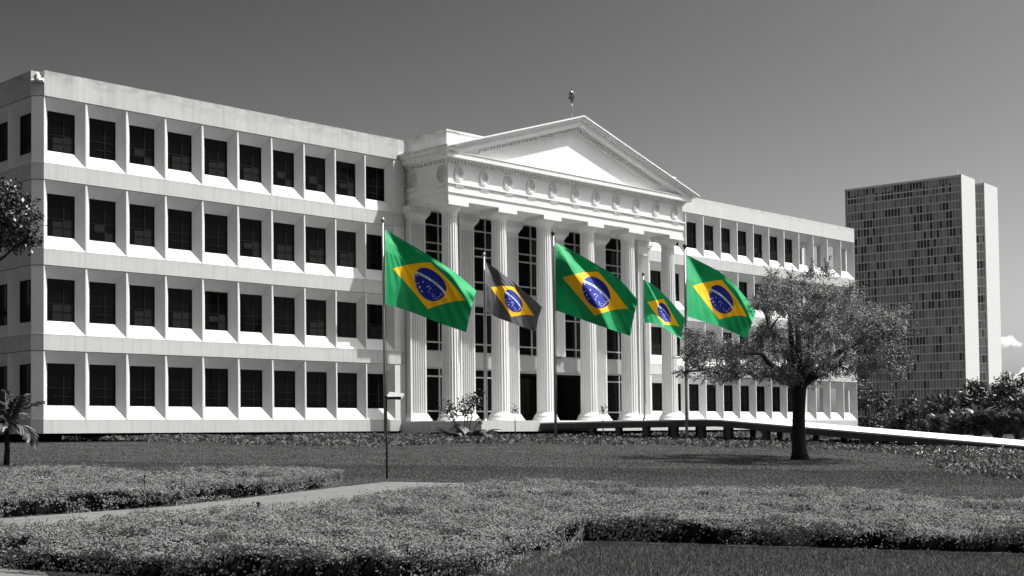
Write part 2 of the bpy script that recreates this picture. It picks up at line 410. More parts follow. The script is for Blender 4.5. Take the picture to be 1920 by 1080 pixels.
# pediment
AX,AZ,SL=28.02,16.70,.3036; CA=math.cos(math.atan(SL))
def clip(poly, zc):
    out=[]
    for i in range(len(poly)):
        a,b=poly[i],poly[(i+1)%len(poly)]; ia,ib=a[1]>=zc,b[1]>=zc
        if ia: out.append(a)
        if ia!=ib: t=(zc-a[1])/(b[1]-a[1]); out.append((a[0]+(b[0]-a[0])*t,zc))
    return out
def clipx(poly,xa,xb):
    p=[(z,x) for x,z in poly]; p=clip(p,xa); p=[(z,-x) for z,x in p]; p=clip(p,-xb); return [(-x,z) for z,x in p]
def rake(m,d0,d1,o,y1=YF+.2,ext=None,ztop=13.53):
    ex=.43 if ext is None else ext
    for sgn in (-1,1):
        zt=lambda x,d:AZ-SL*abs(x-AX)-d/CA
        xo=AX+sgn*14
        poly=[(AX,zt(AX,d0)),(xo,zt(xo,d0)),(xo,zt(xo,d1)),(AX,zt(AX,d1))]
        poly=clipx(clip(poly,ztop),XL-ex,XRP+ex+.25*(ex>.5))
        if len(poly)<3: continue
        a=sum(poly[i][0]*poly[(i+1)%len(poly)][1]-poly[(i+1)%len(poly)][0]*poly[i][1] for i in range(len(poly)))
        if a<0: poly=poly[::-1]
        m.prism_xz(poly,YF-o,y1)
m=MB()
rake(m,0,.07,.62,ext=.62,ztop=13.54); rake(m,.07,.16,.56,ext=.58,ztop=13.54); rake(m,.16,.24,.49,ext=.5,ztop=13.54)
rake(m,.24,.50,.40); rake(m,.50,.56,.20); rake(m,.56,.60,.06); rake(m,.60,.73,.035); rake(m,.73,.80,.07)
m.build('raking_cornice',M['portico'],B)
for sgn in (-1,1):
    m=MB(); L_=(AX-XL if sgn<0 else XRP-AX)-2.0; s=.12
    while s<L_:
        x=AX+sgn*s; zc=AZ-SL*s
        m.prism_xz([(x-.05,zc-.725/CA),(x+.05,zc-.725/CA),(x+.05,zc-.605/CA),(x-.05,zc-.605/CA)],YF-.15,YF-.03); s+=.2
    m.build('raking_dentils',M['portico'],B)
m=MB(); m.prism_xz([(XL+.05,13.5),(XRP-.05,13.5),(AX,AZ-.78/CA)],YF,YF+.25)
m.build('tympanum',M['portico'],B)
m=MB(); m.prism_xz([(XL-.3,13.56),(XRP+.3,13.56),(AX,AZ-.06)],YF+.21,.5); m.build('gable_roof',M['attic'],B)
m=MB(); m.box(18.97,XRP-.3,-2.72,1.5,13.5,14.64); m.box(18.93,XRP-.26,-2.76,1.54,14.64,14.71); m.build('attic_block',M['attic'],B)
# medallions on the frieze
def ring(m, P, rx, rz, t, d, point=0.0, n=28, c=(0,0)):
    vs=[]
    for k in range(n):
        a=2*math.pi*k/n; ca,sa=math.cos(a),math.sin(a)
        px=c[0]+rx*ca*(1-point*max(0,sa)**2*.55); pz=c[1]+rz*sa
        for (e,h) in ((1+t/rx,0),(1+t*.5/rx,d),(1-t*.5/rx,d),(1-t/rx,0)): vs.append(P(c[0]+(px-c[0])*e,-h,c[1]+(pz-c[1])*(1+(e-1)*.7)))
    fs=[]
    for k in range(n):
        j=(k+1)%n
        for q in range(3): fs.append((k*4+q,k*4+q+1,j*4+q+1,j*4+q))
    m.add(vs,fs)
def med_mesh():
    m=MB(); P=lambda x,y,z:(x,y,z)
    ring(m,P,.27,.37,.028,.085); ring(m,P,.165,.27,.025,.075,.8,c=(.02,-.02))
    ring(m,P,.06,.10,.02,.06,.5,16,(.02,-.10)); ring(m,P,.035,.05,.015,.05,0,12,(.03,.08))
    m.tube([(-.12,-.03,-.22),(0,-.06,-.26),(.12,-.03,-.20)],.025,6)
    # regula with guttae below the frieze fillet
    m.box(-.27,.27,-.085,0,-.60,-.515)
    for k in range(6): m.lathe(-.225+.09*k,-.05,[(.028,-.68),(.02,-.60)],8)
    return m.mesh('medallion',M['portico'])
MM=med_mesh()
for x in (19.51,21.19,22.86,24.51,26.17,27.85,29.52,31.21,32.93,34.66,36.36):
    o=link('medallion',MM,B); o.location=(x,YF-.002,12.57)
for y in (-.42,-2.50):
    o=link('medallion',MM,B); o.location=(XL-.002,y,12.57); o.rotation_euler=(0,0,-math.pi/2)
# columns
def flute(r,a):
    t=abs(math.sin(10*a)); return r*(1-.085*(t**.7))
def col_meshes():
    s=MB(); h0,h1=1.22,10.62
    prof=[(.455-.085*((z-h0)/(h1-h0))**1.4,z) for z in np.linspace(h0,h1,7)]
    s.lathe(0,0,prof,160,flute,smooth=False)
    b=MB(); b.lathe(0,0,[(.70,.78),(.70,.84),(.66,.86),(.655,.93),(.60,.97),(.61,1.03),(.57,1.09),(.52,1.12),(.50,1.17),(.47,1.225)],40)
    c=MB(); c.lathe(0,0,[(.375,10.60),(.385,10.66),(.375,10.70),(.40,10.76),(.40,10.80),(.43,10.83),(.53,10.93),(.585,11.02),(.585,11.075)],40)
    a=MB(); a.box(-.66,.66,-.66,.66,11.07,11.285)
    return s.mesh('column',M['column']),b.mesh('base',M['column']),c.mesh('capital',M['column']),a.mesh('abacus',M['portico'])
CS,CB,CC,CAb=col_meshes()
for x in (19.50,22.86,26.14,29.54,32.94,36.54):
    o=link('column',CS,B); o.location=(x,-2.30,0)
    for nm,me in (('base',CB),('capital',CC),('abacus',CAb)): link(nm,me,o)
# pilasters against the wall
PIL=[(18.66,19.70),(22.02,23.04),(25.28,26.28),(28.88,29.90),(32.34,33.37),(36.26,37.24)]
for k,(a,b) in enumerate(PIL):
    zb=.78 if k!=3 else 4.30
    m=MB(); w=b-a; yf=-.34; nfl=6; pts=[]
    pts.append((a,.12)); pts.append((a,yf)); e=.09; sw=(w-2*e)/nfl
    for q in range(nfl):
        x=a+e+sw*q; pts+= [(x,yf),(x+sw*.12,yf+.035),(x+sw*.5,yf+.06),(x+sw*.88,yf+.035)]
    pts.append((b-e,yf)); pts.append((b,yf)); pts.append((b,.12))
    zt=10.45; z0=zb+(.40 if k!=3 else 0)
    n=len(pts)
    m.add([(x,y,z0) for x,y in pts]+[(x,y,zt) for x,y in pts],[(i,i+1,n+i+1,n+i) for i in range(n-1)])
    m.box(a-.01,b+.01,yf-.01,.12,zt,zt+.07)
    o=m.build('pilaster',M['column'],B)
    c=MB(); cx,cy=(a+b)/2,-.11
    c.box(a,b,yf,.12,zt+.07,10.70); c.frustum(cx,cy,w/2,.23,10.70,w/2+.14,.37,10.93); c.box(a-.17,b+.17,yf-.17,.12,10.93,11.04); c.box(a-.2,b+.2,yf-.2,.12,11.04,11.275)
    c.build('capital',M['portico'],o)
    if k!=3:
        c=MB(); c.box(a-.17,b+.17,yf-.2,.12,zb,zb+.12); c.frustum(cx,cy,w/2+.15,.41,zb+.12,w/2+.1,.33,zb+.22); c.frustum(cx,cy,w/2+.1,.36,zb+.22,w/2+.02,.25,zb+.40); c.build('base',M['column'],o)
# tall windows between pilasters
def tall_window(a,b,zlo):
    rows=[(.80,1.31),(1.31,3.04),(3.04,3.45),(4.29,4.74),(4.74,6.31),(6.31,6.72),(7.5,7.95),(7.95,9.27),(9.27,9.69),(9.69,10.58),(10.58,11.27)]
    rows=[r for r in rows if r[0]>=zlo-.01]
    g=MB(); g.box(a+.01,b-.01,.05,.09,zlo+.01,11.27); o=g.build('tall_window',M['glass'],B)
    m=MB(); t=.035
    for z in sorted(set([r[0] for r in rows]+[r[1] for r in rows])): m.box(a+.012,b-.012,-.02,.049,z-t,z+t)
    for x in (a+.045,(a+b)/2,b-.045): m.box(x-t,x+t,-.024,.048,zlo+.02,11.26)
    m.build('muntin',M['muntin'],o)
    for z0,z1 in ((3.49,4.25),(6.76,7.46)):
        if not (zlo>4 and z0<4):
            s=MB(); s.box(a+.013,b-.013,-.06,.0,z0,z1); s.build('spandrel',M['spandrel'],o)
tall_window(PIL[0][1],PIL[1][0],.80); tall_window(PIL[1][1],PIL[2][0],.80)
tall_window(PIL[2][1],PIL[3][0],4.29); tall_window(PIL[3][1],PIL[4][0],4.29); tall_window(PIL[4][1],PIL[5][0],.80)
m=MB(); m.box(PIL[2][1],PIL[4][0],-.12,.06,3.58,4.25); m.box(PIL[2][1],PIL[4][0],-.16,.06,3.46,3.58); m.box(PIL[2][1],PIL[4][0],-.10,.06,3.34,3.46)
m.build('lintel',M['spandrel'],B)
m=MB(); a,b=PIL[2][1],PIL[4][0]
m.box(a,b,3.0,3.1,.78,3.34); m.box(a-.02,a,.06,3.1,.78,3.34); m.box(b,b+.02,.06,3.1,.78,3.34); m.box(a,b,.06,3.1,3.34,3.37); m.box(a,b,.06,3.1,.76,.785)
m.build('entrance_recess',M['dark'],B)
m=MB(); n=4
for k in range(n): m.box(a+.05+(b-a-.1)*k/n+.02,a+.05+(b-a-.1)*(k+1)/n-.02,2.2,2.24,.80,3.3)
o=m.build('entrance_doors',M['glass'],B)
h=MB()
for k in (1,3): 
    x=a+.05+(b-a-.1)*k/n; h.box(x-.09,x-.06,2.12,2.16,1.5,2.1); h.box(x+.06,x+.09,2.12,2.16,1.5,2.1)
h.build('handle',M['frame'],o)
m=MB(); m.box(18.32,43.0,-5.55,.02,.24,.745); m.box(18.4,37.5,-3.05,.1,.746,.785); m.build('platform',M['band'],B)
m=MB(); m.box(18.36,42.9,-5.5,-3.06,.7451,.752); m.build('bounce_cover',M['spandrel'],B)  # unseen dark sheet added to cut light bounced up to the columns
m=MB(); m.box(19.3,42,-4.6,0,-.3,.24); m.build('platform_base',M['dark'],B)
# finial on the ridge
fin=thing('roof_finial',wl(AX,YF+.25,AZ-.05),'slender ornate spike with a dark knobbed head on the pediment ridge','finial',ROTZ)
m=MB(); m.tube([(0,0,0),(0,0,.95)],.022,8); m.build('rod',M['pole'],fin)
m=MB(); m.lathe(0,0,[(.03,.90),(.09,.94),(.05,.99),(.10,1.05),(.13,1.13),(.10,1.22),(.13,1.32),(.09,1.42),(.04,1.47),(.025,1.52),(.010,1.75)],14,lambda r,a:r*(1+.3*math.sin(4*a)))
for k in range(9):
    a=k*2.4; z=1.03+.045*k; m.tube([(.1*math.cos(a),.1*math.sin(a),z),(.2*math.cos(a),.2*math.sin(a),z+.05)],[.045,.02],6)
m.build('knob',M['finial'],fin)

# ------------------------------------------------------------------ walkway to the entrance
RXA,RXB=22.25,26.4
def rz(y): return .655 if y>-15.5 else .655-.0875*(-15.5-y)
wk=thing('entrance_walkway',wl(24.3,-18,-1.5)*np.array([1,1,0])+np.array([0,0,1.2]),'raised pale walkway sloping down from the portico on dark beams and short posts','walkway',ROTZ)
OFF=np.array([24.3,-18,1.2-EYE])
def loc_pts(m):
    m.v=[(x-OFF[0],y-OFF[1],z-OFF[2]) for x,y,z in m.v]; return m
ys=[-5.56]+list(np.arange(-7,-36.1,-1.0))
m=MB(); n=len(ys); vs=[]
for y in ys:
    z=rz(y); vs+=[(RXA,y,z),(RXB,y,z),(RXB,y,z-.06),(RXA,y,z-.06)]
m.add(vs,[((i)*4+k,(i)*4+(k+1)%4,(i+1)*4+(k+1)%4,(i+1)*4+k) for i in range(n-1) for k in range(4)]+[(0,3,2,1),((n-1)*4,(n-1)*4+1,(n-1)*4+2,(n-1)*4+3)])
loc_pts(m).build('deck',M['ramptop'],wk)
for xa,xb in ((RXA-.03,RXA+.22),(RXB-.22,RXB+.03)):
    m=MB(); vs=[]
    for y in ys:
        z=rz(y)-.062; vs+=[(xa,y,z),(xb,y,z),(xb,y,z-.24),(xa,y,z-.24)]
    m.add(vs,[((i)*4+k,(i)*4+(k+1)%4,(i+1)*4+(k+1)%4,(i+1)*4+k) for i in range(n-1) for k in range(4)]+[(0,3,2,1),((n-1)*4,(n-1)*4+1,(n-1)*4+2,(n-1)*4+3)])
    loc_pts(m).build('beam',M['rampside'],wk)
def yat(px,X):
    r=ray(px,800); d2=r[:2]; s=np.linalg.solve(np.array([d2,-VX]).T,P0+UX*X); return s[1]
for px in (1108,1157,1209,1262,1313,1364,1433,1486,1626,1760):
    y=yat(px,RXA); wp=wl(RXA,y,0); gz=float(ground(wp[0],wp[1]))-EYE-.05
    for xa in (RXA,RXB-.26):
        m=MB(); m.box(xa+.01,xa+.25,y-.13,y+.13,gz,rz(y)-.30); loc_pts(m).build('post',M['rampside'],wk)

# ------------------------------------------------------------------ two office towers far behind
TA=math.atan2(.63,.78)
def tower_mat():
    m,nt,N,L,b=new_mat('tower window wall')
    tc=N.new('ShaderNodeTexCoord'); sx=N.new('ShaderNodeSeparateXYZ'); L.new(tc.outputs['Object'],sx.inputs[0])
    def mt(op,a,v=None):
        n=N.new('ShaderNodeMath'); n.operation=op
        for i,q in enumerate((a,v)):
            if q is None: continue
            if isinstance(q,(int,float)): n.inputs[i].default_value=q
            else: L.new(q,n.inputs[i])
        return n.outputs[0]
    a=mt('FLOOR',mt('DIVIDE',sx.outputs['Y'],1.3)); c=mt('FLOOR',mt('DIVIDE',sx.outputs['Z'],FH)); c2=mt('FLOOR',mt('DIVIDE',sx.outputs['Y'],3.9))
    def wn(x,y):
        cb=N.new('ShaderNodeCombineXYZ'); L.new(x,cb.inputs[0]); L.new(y,cb.inputs[1]); n=N.new('ShaderNodeTexWhiteNoise'); n.noise_dimensions='3D'; L.new(cb.outputs[0],n.inputs['Vector']); return n.outputs['Value']
    v=wn(a,c); v2=wn(c2,c)
    rp=N.new('ShaderNodeValToRGB'); rp.color_ramp.interpolation='CONSTANT'; e=rp.color_ramp.elements
    e[0].position=0; e[0].color=(.08,.08,.08,1); e[1].position=.33; e[1].color=(.40,.40,.40,1)
    for p,g in ((.47,.27),(.57,.46),(.66,.30),(.74,.42),(.85,.52)): q=e.new(p); q.color=(g,g,g,1)
    L.new(mt('ADD',mt('MULTIPLY',v,.5),mt('MULTIPLY',v2,.5)),rp.inputs[0])
    L.new(rp.outputs[0],b.inputs['Base Color']); b.inputs['Roughness'].default_value=.35; b.inputs['Specular IOR Level'].default_value=.3
    return m
FH=3.42
M['towerwall']=tower_mat()
def tower(px,D,H,length,width,label,seed):
    p=at(px,790,D); t=thing('office_tower',(p[0],p[1],1.0),label,'tower',math.atan2(.78,.63))     # local x = narrow side, y = long side away
    m=MB(); m.box(0.4,width-.4,.6,length-.6,0,H-.4); m.build('window_wall',M['towerwall'],t)
    m=MB(); m.box(0,width,-.0,.6,0,H); m.box(0,width,length-.6,length,0,H); m.build('end_wall',M['towerwhite'],t)
    m=MB(); m.box(.02,width-.02,.6,length-.6,H-.4,H-.05); m.box(-.05,.38,.6,length-.6,H-4.4,H-3.9); m.box(-.1,.35,.6,length-.6,H-.9,H-.4);m.build('roof',M['towerledge'],t)
    k=0; z=FH
    while z<H-3.5:
        m=MB(); m.box(-.12,.4,.62,length-.62,z-.22,z+.22); m.build('floor_ledge',M['towerledge'],t); z+=FH
    m=MB(); y=1.3
    while y<length-1:
        m.box(.12,.4,y-.08,y+.08,0,H-.5); y+=1.3
    m.build('mullions',M['towerledge'],t)
    m=MB(); m.tube([(2,2,H-.1),(2,2,H+2.2)],[.15,.08],6); m.build('mast',M['towerwhite'],t)
    return t
tower(1813.3,516,98.9,47.8,14.4,'tall slab tower nearer to us with its dark window wall in full view','a')
tower(1856.2,536,99.2,47.8,15,'second slab tower showing only a sliver of windows behind the nearer tower','b')

# ------------------------------------------------------------------ flags and poles
def flag_mat(name, field):
    m,nt,N,L,b=new_mat(name)
    uv=N.new('ShaderNodeUVMap'); sx=N.new('ShaderNodeSeparateXYZ'); L.new(uv.outputs[0],sx.inputs[0])
    def mt(op,a,v=None):
        n=N.new('ShaderNodeMath'); n.operation=op
        for i,q in enumerate((a,v)):
            if q is None: continue
            if isinstance(q,(int,float)): n.inputs[i].default_value=q
            else: L.new(q,n.inputs[i])
        return n.outputs[0]
    x=mt('MULTIPLY',mt('SUBTRACT',sx.outputs[0],.5),20); y=mt('MULTIPLY',mt('SUBTRACT',sx.outputs[1],.5),14)
    rh=mt('LESS_THAN',mt('ADD',mt('DIVIDE',mt('ABSOLUTE',x),8.3),mt('DIVIDE',mt('ABSOLUTE',y),5.3)),1)
    rr=mt('SQRT',mt('ADD',mt('MULTIPLY',x,x),mt('MULTIPLY',y,y))); ci=mt('LESS_THAN',rr,3.5)
    xa=mt('ADD',x,2); ya=mt('ADD',y,7); ra=mt('SQRT',mt('ADD',mt('MULTIPLY',xa,xa),mt('MULTIPLY',ya,ya)))
    bd=mt('MULTIPLY',mt('MULTIPLY',mt('GREATER_THAN',ra,7.98),mt('LESS_THAN',ra,8.52)),ci)
    hem=mt('LESS_THAN',sx.outputs[0],.004)
    def mix(f,a,c):
        n=N.new('ShaderNodeMix'); n.data_type='RGBA'; L.new(f,n.inputs[0])
        if isinstance(a,tuple): n.inputs[6].default_value=a
        else: L.new(a,n.inputs[6])
        n.inputs[7].default_value=c; return n.outputs[2]
    c=mix(rh,field,(.95,.50,.0,1)); c=mix(ci,c,(.006,.018,.27,1)); c=mix(bd,c,(.75,.78,.75,1)); c=mix(hem,c,(.6,.6,.58,1))
    L.new(c,b.inputs['Base Color']); b.inputs['Roughness'].default_value=.6; b.inputs['Specular IOR Level'].default_value=.25
    b.inputs['Sheen Weight'].default_value=.1
    wv=N.new('ShaderNodeTexNoise'); wv.inputs['Scale'].default_value=14; L.new(uv.outputs[0],wv.inputs['Vector'])
    bp=N.new('ShaderNodeBump'); bp.inputs['Strength'].default_value=.25; bp.inputs['Distance'].default_value=.03; L.new(wv.outputs['Fac'],bp.inputs['Height']); L.new(bp.outputs[0],b.inputs['Normal'])
    tr=N.new('ShaderNodeBsdfTranslucent'); L.new(c,tr.inputs[0]); mx=N.new('ShaderNodeMixShader'); mx.inputs[0].default_value=.07
    L.new(b.outputs[0],mx.inputs[1]); L.new(tr.outputs[0],mx.inputs[2]); L.new(mx.outputs[0],N['Material Output'].inputs[0])
    return m
M['flag']=flag_mat('green flag cloth',(.0,.29,.088,1)); M['greyflag']=flag_mat('grey flag cloth',(.07,.07,.075,1))
M['letters']=plain('green lettering',(.0,.16,.06),.7); M['star']=plain('white stars',.8,.7)
def letter_polys():
    out=[]; txt='ORDEM E PROGRESSO'; n=len(txt)
    for i,ch in enumerate(txt):
        if ch==' ': continue
        cu=bpy.data.curves.new('t','FONT'); cu.body=ch; cu.size=.46; cu.align_x='CENTER'; cu.resolution_u=2; cu.offset=.008
        ob=bpy.data.objects.new('t',cu); COL.objects.link(ob); bpy.context.view_layer.update()
        me=bpy.data.meshes.new_from_object(ob.evaluated_get(bpy.context.evaluated_depsgraph_get()))
        V=[tuple(v.co) for v in me.vertices]; Fc=[tuple(p.vertices) for p in me.polygons]
        bpy.data.objects.remove(ob); bpy.data.curves.remove(cu); bpy.data.meshes.remove(me)
        ang=R_(95.5-(95.5-54.5)*i/(n-1)); r0=8.09
        W=[]
        for x,y,_ in V:
            a=ang-x/8.25; r=r0+y; W.append((r*math.cos(a)-2,r*math.sin(a)-7))
        out.append((W,Fc))
    return out
LET=letter_polys()
STARS=[(-3.0,.6,.2),(-3.1,-1.2,.16),(-2.8,-1.0,.12),(-2.55,-.75,.12),(-2.3,-1.5,.2),(-2.35,-1.8,.12),(-1.75,-2.2,.2),(-1.6,-.15,.2),(-.65,-.9,.14),(-.3,-.6,.15),(.15,-.83,.14),(-.1,-1.2,.14),(-.2,-1.8,.18),(.9,.25,.14),(.8,-2.45,.14),(1.45,-2.75,.13),(1.85,-2.5,.15),(2.4,-1.2,.17),(2.6,-1.5,.13),(2.85,-1.1,.14),(2.3,-1.8,.13),(.85,-2.1,.13),(1.3,-2.2,.13),(-.55,-.75,.12),(2.05,-2.1,.13),(.55,-1.95,.13),(1.1,-2.75,.12)]
def interp1(pts,t):                            # Catmull-Rom through evenly spaced control points
    pts=np.asarray(pts,float); n=len(pts)-1; t=np.clip(t,0,1)*n; i=np.minimum(t.astype(int),n-1); f=(t-i)[:,None]
    g=lambda k: np.where((k<0)[:,None],2*pts[0]-pts[1],np.where((k>n)[:,None],2*pts[n]-pts[n-1],pts[np.clip(k,0,n)]))
    p0,p1,p2,p3=g(i-1),g(i),g(i+1),g(i+2)
    return .5*((2*p1)+(-p0+p2)*f+(2*p0-5*p1+4*p2-p3)*f**2+(-p0+3*p1-3*p2+p3)*f**3)
def flag(label, rows, bounds, D, mat, seed, group='flags flying in front of the building'):
    """rows: top, middle, bottom control points (photo pixels) from hoist to fly; bounds: fold lines u(v) where the cloth turns"""
    nu,nv=72,46; U=np.linspace(0,1,nu); Vv=np.linspace(0,1,nv)
    R3=[interp1(r,U) for r in rows]                        # top, mid, bottom
    px=np.zeros((nv,nu,2))
    for j,v in enumerate(Vv):
        t,mi,bo=R3
        px[j]=bo*(2*(v-.5)*(v-1))+mi*(4*v*(1-v))+t*(2*v*(v-.5))
    r=np.random.default_rng(seed)
    dep=np.zeros((nv,nu)); W=abs(rows[1][-1][0]-rows[1][0][0])/F*D; Hm=abs(rows[2][0][1]-rows[0][0][1])/F*D
    for j,v in enumerate(Vv):
        for side,k,bnd in bounds:              # side -1: cloth left of the fold line tips forward; +1: cloth right of it falls back
            ub=np.interp(v,[b[0] for b in bnd][::-1],[b[1] for b in bnd][::-1])
            q=(U-ub)*side/.022; dep[j]+=side*k*1.45*W*.022*np.logaddexp(0,q)
        dep[j]+=-.06*U*W-.09*(v-.5)*Hm
    dep-=dep[:,0].mean()
    # smaller wrinkles running down from the hoist corner, stronger toward the free edge
    UU,VV=np.meshgrid(U,Vv)
    an=np.arctan2((1-VV)*14,UU*20); rr=np.hypot((1-VV)*14,UU*20)/14
    dep+=.030*np.sin(34*an)*np.clip(rr/.25,0,1)*np.clip(1.25-rr,0,1)*W/3.4
    ph=r.uniform(0,6.28,4)
    dep+= .030*np.sin(26*(UU*.75+(1-VV)*.35)+ph[0])*UU**.5*W/3.4
    dep+= .026*np.sin(42*(UU*.9-(1-VV)*.55)+ph[1])*UU*W/3.4+.05*np.sin(15*(UU+(1-VV)*.6)+ph[2])*np.clip(UU-.8,0,1)*4*W/3.4
    dep+= .012*np.sin(60*(UU*.5+(1-VV)*.15)+ph[3])*np.exp(-((UU-.1)/.12)**2)
    P=np.zeros((nv,nu,3))
    for j in range(nv):
        for i in range(nu): P[j,i]=at(px[j,i,0],px[j,i,1],D+dep[j,i])
    base=P[nv//2,0].copy()
    t=thing('flag',base,label,'flag',0,group)
    Q=P-base
    def S(x,y,off):                           # flag modules -> point on the cloth
        u=np.clip(x/20+.5,0,1)*(nu-1); v=np.clip(y/14+.5,0,1)*(nv-1); i=min(int(u),nu-2); j=min(int(v),nv-2); a,b=u-i,v-j
        p=Q[j,i]*(1-a)*(1-b)+Q[j,i+1]*a*(1-b)+Q[j+1,i]*(1-a)*b+Q[j+1,i+1]*a*b
        nn=np.cross(Q[j,i+1]-Q[j,i],Q[j+1,i]-Q[j,i]); nn/=np.linalg.norm(nn)
        return p+nn*off
    V=[tuple(p) for p in Q.reshape(-1,3)]; Fc=[(a*nu+i,a*nu+i+1,(a+1)*nu+i+1,(a+1)*nu+i) for a in range(nv-1) for i in range(nu-1)]; MI=[0]*len(Fc)
    nc=len(V); UVs=list(np.stack([UU.ravel(),VV.ravel()],1))
    def extra(pts,faces,mi):
        b=len(V); V.extend([tuple(p) for p in pts]); UVs.extend([np.array([.5,.5])]*len(pts))
        for f in faces: Fc.append(tuple(b+q for q in f)); MI.append(mi)
    for Wp,fs in LET: extra([S(x,y,.012) for x,y in Wp],fs,1)
    for x,y,rr in STARS:
        extra([S(x,y,.012)]+[S(x+rr*(1 if k%2==0 else .45)*math.sin(k*math.pi/5),y+rr*(1 if k%2==0 else .45)*math.cos(k*math.pi/5),.012) for k in range(10)],[(0,1+(k+1)%10,1+k) for k in range(10)],2)
    me=bpy.data.meshes.new('cloth'); me.from_pydata(V,[],Fc); ul=me.uv_layers.new(name='UVMap')
    li=np.zeros(len(me.loops),dtype=np.int32); me.loops.foreach_get('vertex_index',li); ul.data.foreach_set('uv',np.array(UVs)[li].astype(np.float32).ravel())
    for mm in (mat,M['letters'],M['star']): me.materials.append(mm)
    me.polygons.foreach_set('material_index',MI); me.polygons.foreach_set('use_smooth',[q==0 for q in MI]); me.update()
    link('cloth',me,t)
    m=MB(); e=np.array([.012,0,0]); hb=[Q[a,0] for a in range(nv)]
    m.add([p-e*1.5 for p in hb]+[p+e+np.array([0,-.012,0]) for p in hb],[(a,nv+a,nv+a+1,a+1) for a in range(nv-1)],0,True)
    for a in (1,nv-2): m.tube([hb[a]+np.array([-.05,0,.02]),hb[a]+np.array([-.01,-.015,0]),hb[a]+np.array([-.05,0,-.02])],.01,5)
    m.build('header_band',M['band'],t)
    return t
def pole(label, px_top, px_bot, D, zbase, rad, ball, dark=False):
    a=at(*px_bot,D); b=at(*px_top,D)
    if zbase is None: zbase=float(ground(a[0],a[1]))
    zt=b[2]; x=a[0]+(b[0]-a[0])*.0
    t=thing('flagpole',(a[0],a[1],zbase),label,'flagpole',0,'flagpoles'); H=zt-zbase; dx=b[0]-a[0]
    m=MB(); m.tube([(0,0,0),(dx*.5,0,H*.5),(dx,0,H)],[rad*1.15,rad,rad*.8],10); m.build('pole',M['pole'],t)
    m=MB(); m.lathe(dx,0,[(rad*.8,H-.02),(ball*1.25,H+.02),(ball*1.3,H+ball),(ball*.8,H+ball*2),(.01,H+ball*2.4)],12); m.build('cap',M['darkpole'] if dark else M['pole'],t)
    m=MB(); m.tube([(dx*.1+rad*1.5,-.02,.9),(dx*.8+rad*1.6,-.02,H-.05)],.009,5); m.build('halyard',M['stem'],t)
    m=MB(); m.lathe(0,0,[(rad*3,0),(rad*3,.03),(rad*1.8,.05),(rad*1.5,.16)],14); m.build('base',M['pole'],t)
GZ=1.48
pole('tallest flagpole at the left holding the flag nearest the left wing',(717.5,415),(722.5,806),57,None,.055,.07)
pole('flagpole on the portico platform holding the grey flag',(907.5,479),(909.5,789),65.3,.745+EYE,.05,.06)
pole('flagpole in front of the third column, planted in the low planting',(1037,440),(1042,818),57,None,.055,.07,True)
pole('flagpole on the platform edge holding the smallest green flag',(1206,516),(1208.5,786),71.5,.745+EYE,.05,.06,True)
pole('rightmost flagpole, in front of the walkway beside the tree',(1284,464),(1287.5,818),57,None,.055,.07,True)
pb=wl(37.95,-1.0,0); pb2=wl(37.9,-1.0,12.2)
t=thing('flagpole',(pb[0],pb[1],.745+EYE),'bare flagpole without a flag just behind the last column','flagpole',0,'flagpoles')
m=MB(); m.tube([(0,0,0),(-.03,0,11.4)],[.065,.05],10); m.build('pole',M['pole'],t)
m=MB(); m.lathe(-.03,0,[(.05,11.38),(.09,11.45),(.02,11.6)],10); m.build('cap',M['pole'],t)
m=MB(); m.lathe(0,0,[(.17,0),(.17,.03),(.1,.05),(.08,.16)],14); m.build('base',M['pole'],t)
flag('largest green flag, on the leftmost pole, covering the first two columns',
  [[(722,430),(764,455),(808,481),(852,510),(893,545)],[(722,498),(765,515),(807,533),(849,550),(886,571)],[(722,570),(760,581),(799,596),(836,610),(874,623)]],
  [(-1,.62,[(1,.0),(.85,.13),(.7,.2),(.5,.24),(.25,.27),(0,.28)]),(1,.34,[(1,.53),(.75,.76),(.5,.95),(.3,1.2),(0,1.5)])],57,M['flag'],1)
flag('flag with a dark grey field and yellow lozenge, before the second column',
  [[(910.5,491),(937,509),(965,531),(991,553),(1017,576)],[(910.5,534),(938,549),(962.5,564.5),(987,581),(1009,598)],[(910.5,584),(934,596),(958,605),(982,614),(1006,622)]],
  [(-1,.50,[(1,.45),(.75,.60),(.5,.72),(.25,.80),(0,.9)]),(-1,-.78,[(1,.2),(.8,.28),(.5,.36),(.25,.42),(0,.5)]),(-1,.85,[(1,.0),(.8,.12),(.5,.22),(.25,.26),(0,.28)])],65.0,M['greyflag'],2)
flag('green flag before the third and fourth columns, in the middle of the row',
  [[(1041.5,454.5),(1082,475),(1122,498),(1160,522),(1197,564)],[(1041.5,515),(1080,531),(1119,548),(1155,565.5),(1190,587)],[(1041.5,582),(1077,594),(1113,607),(1149,619),(1182,630)]],
  [(-1,.60,[(1,.06),(.76,.37),(.63,.51),(.5,.62),(.25,.80),(0,.92)]),(-1,-.92,[(1,.01),(.63,.25),(.24,.54),(0,.68)]),(-1,.55,[(1,.0),(.8,.03),(.4,.05),(0,.05)])],57,M['flag'],3)
flag('smallest green flag, tightly furled, beside the last column',
  [[(1207,524),(1226,535),(1243,550),(1262,570),(1285,598)],[(1207,562),(1227,574.5),(1246,587.5),(1263,602),(1280,618)],[(1207.5,605),(1226,606),(1244,614),(1260,625),(1278,636)]],
  [(-1,.60,[(1,.08),(.7,.38),(.5,.56),(.25,.82),(0,1.05)]),(-1,-.92,[(1,.02),(.6,.33),(.3,.48),(0,.5)])],71.3,M['flag'],4)
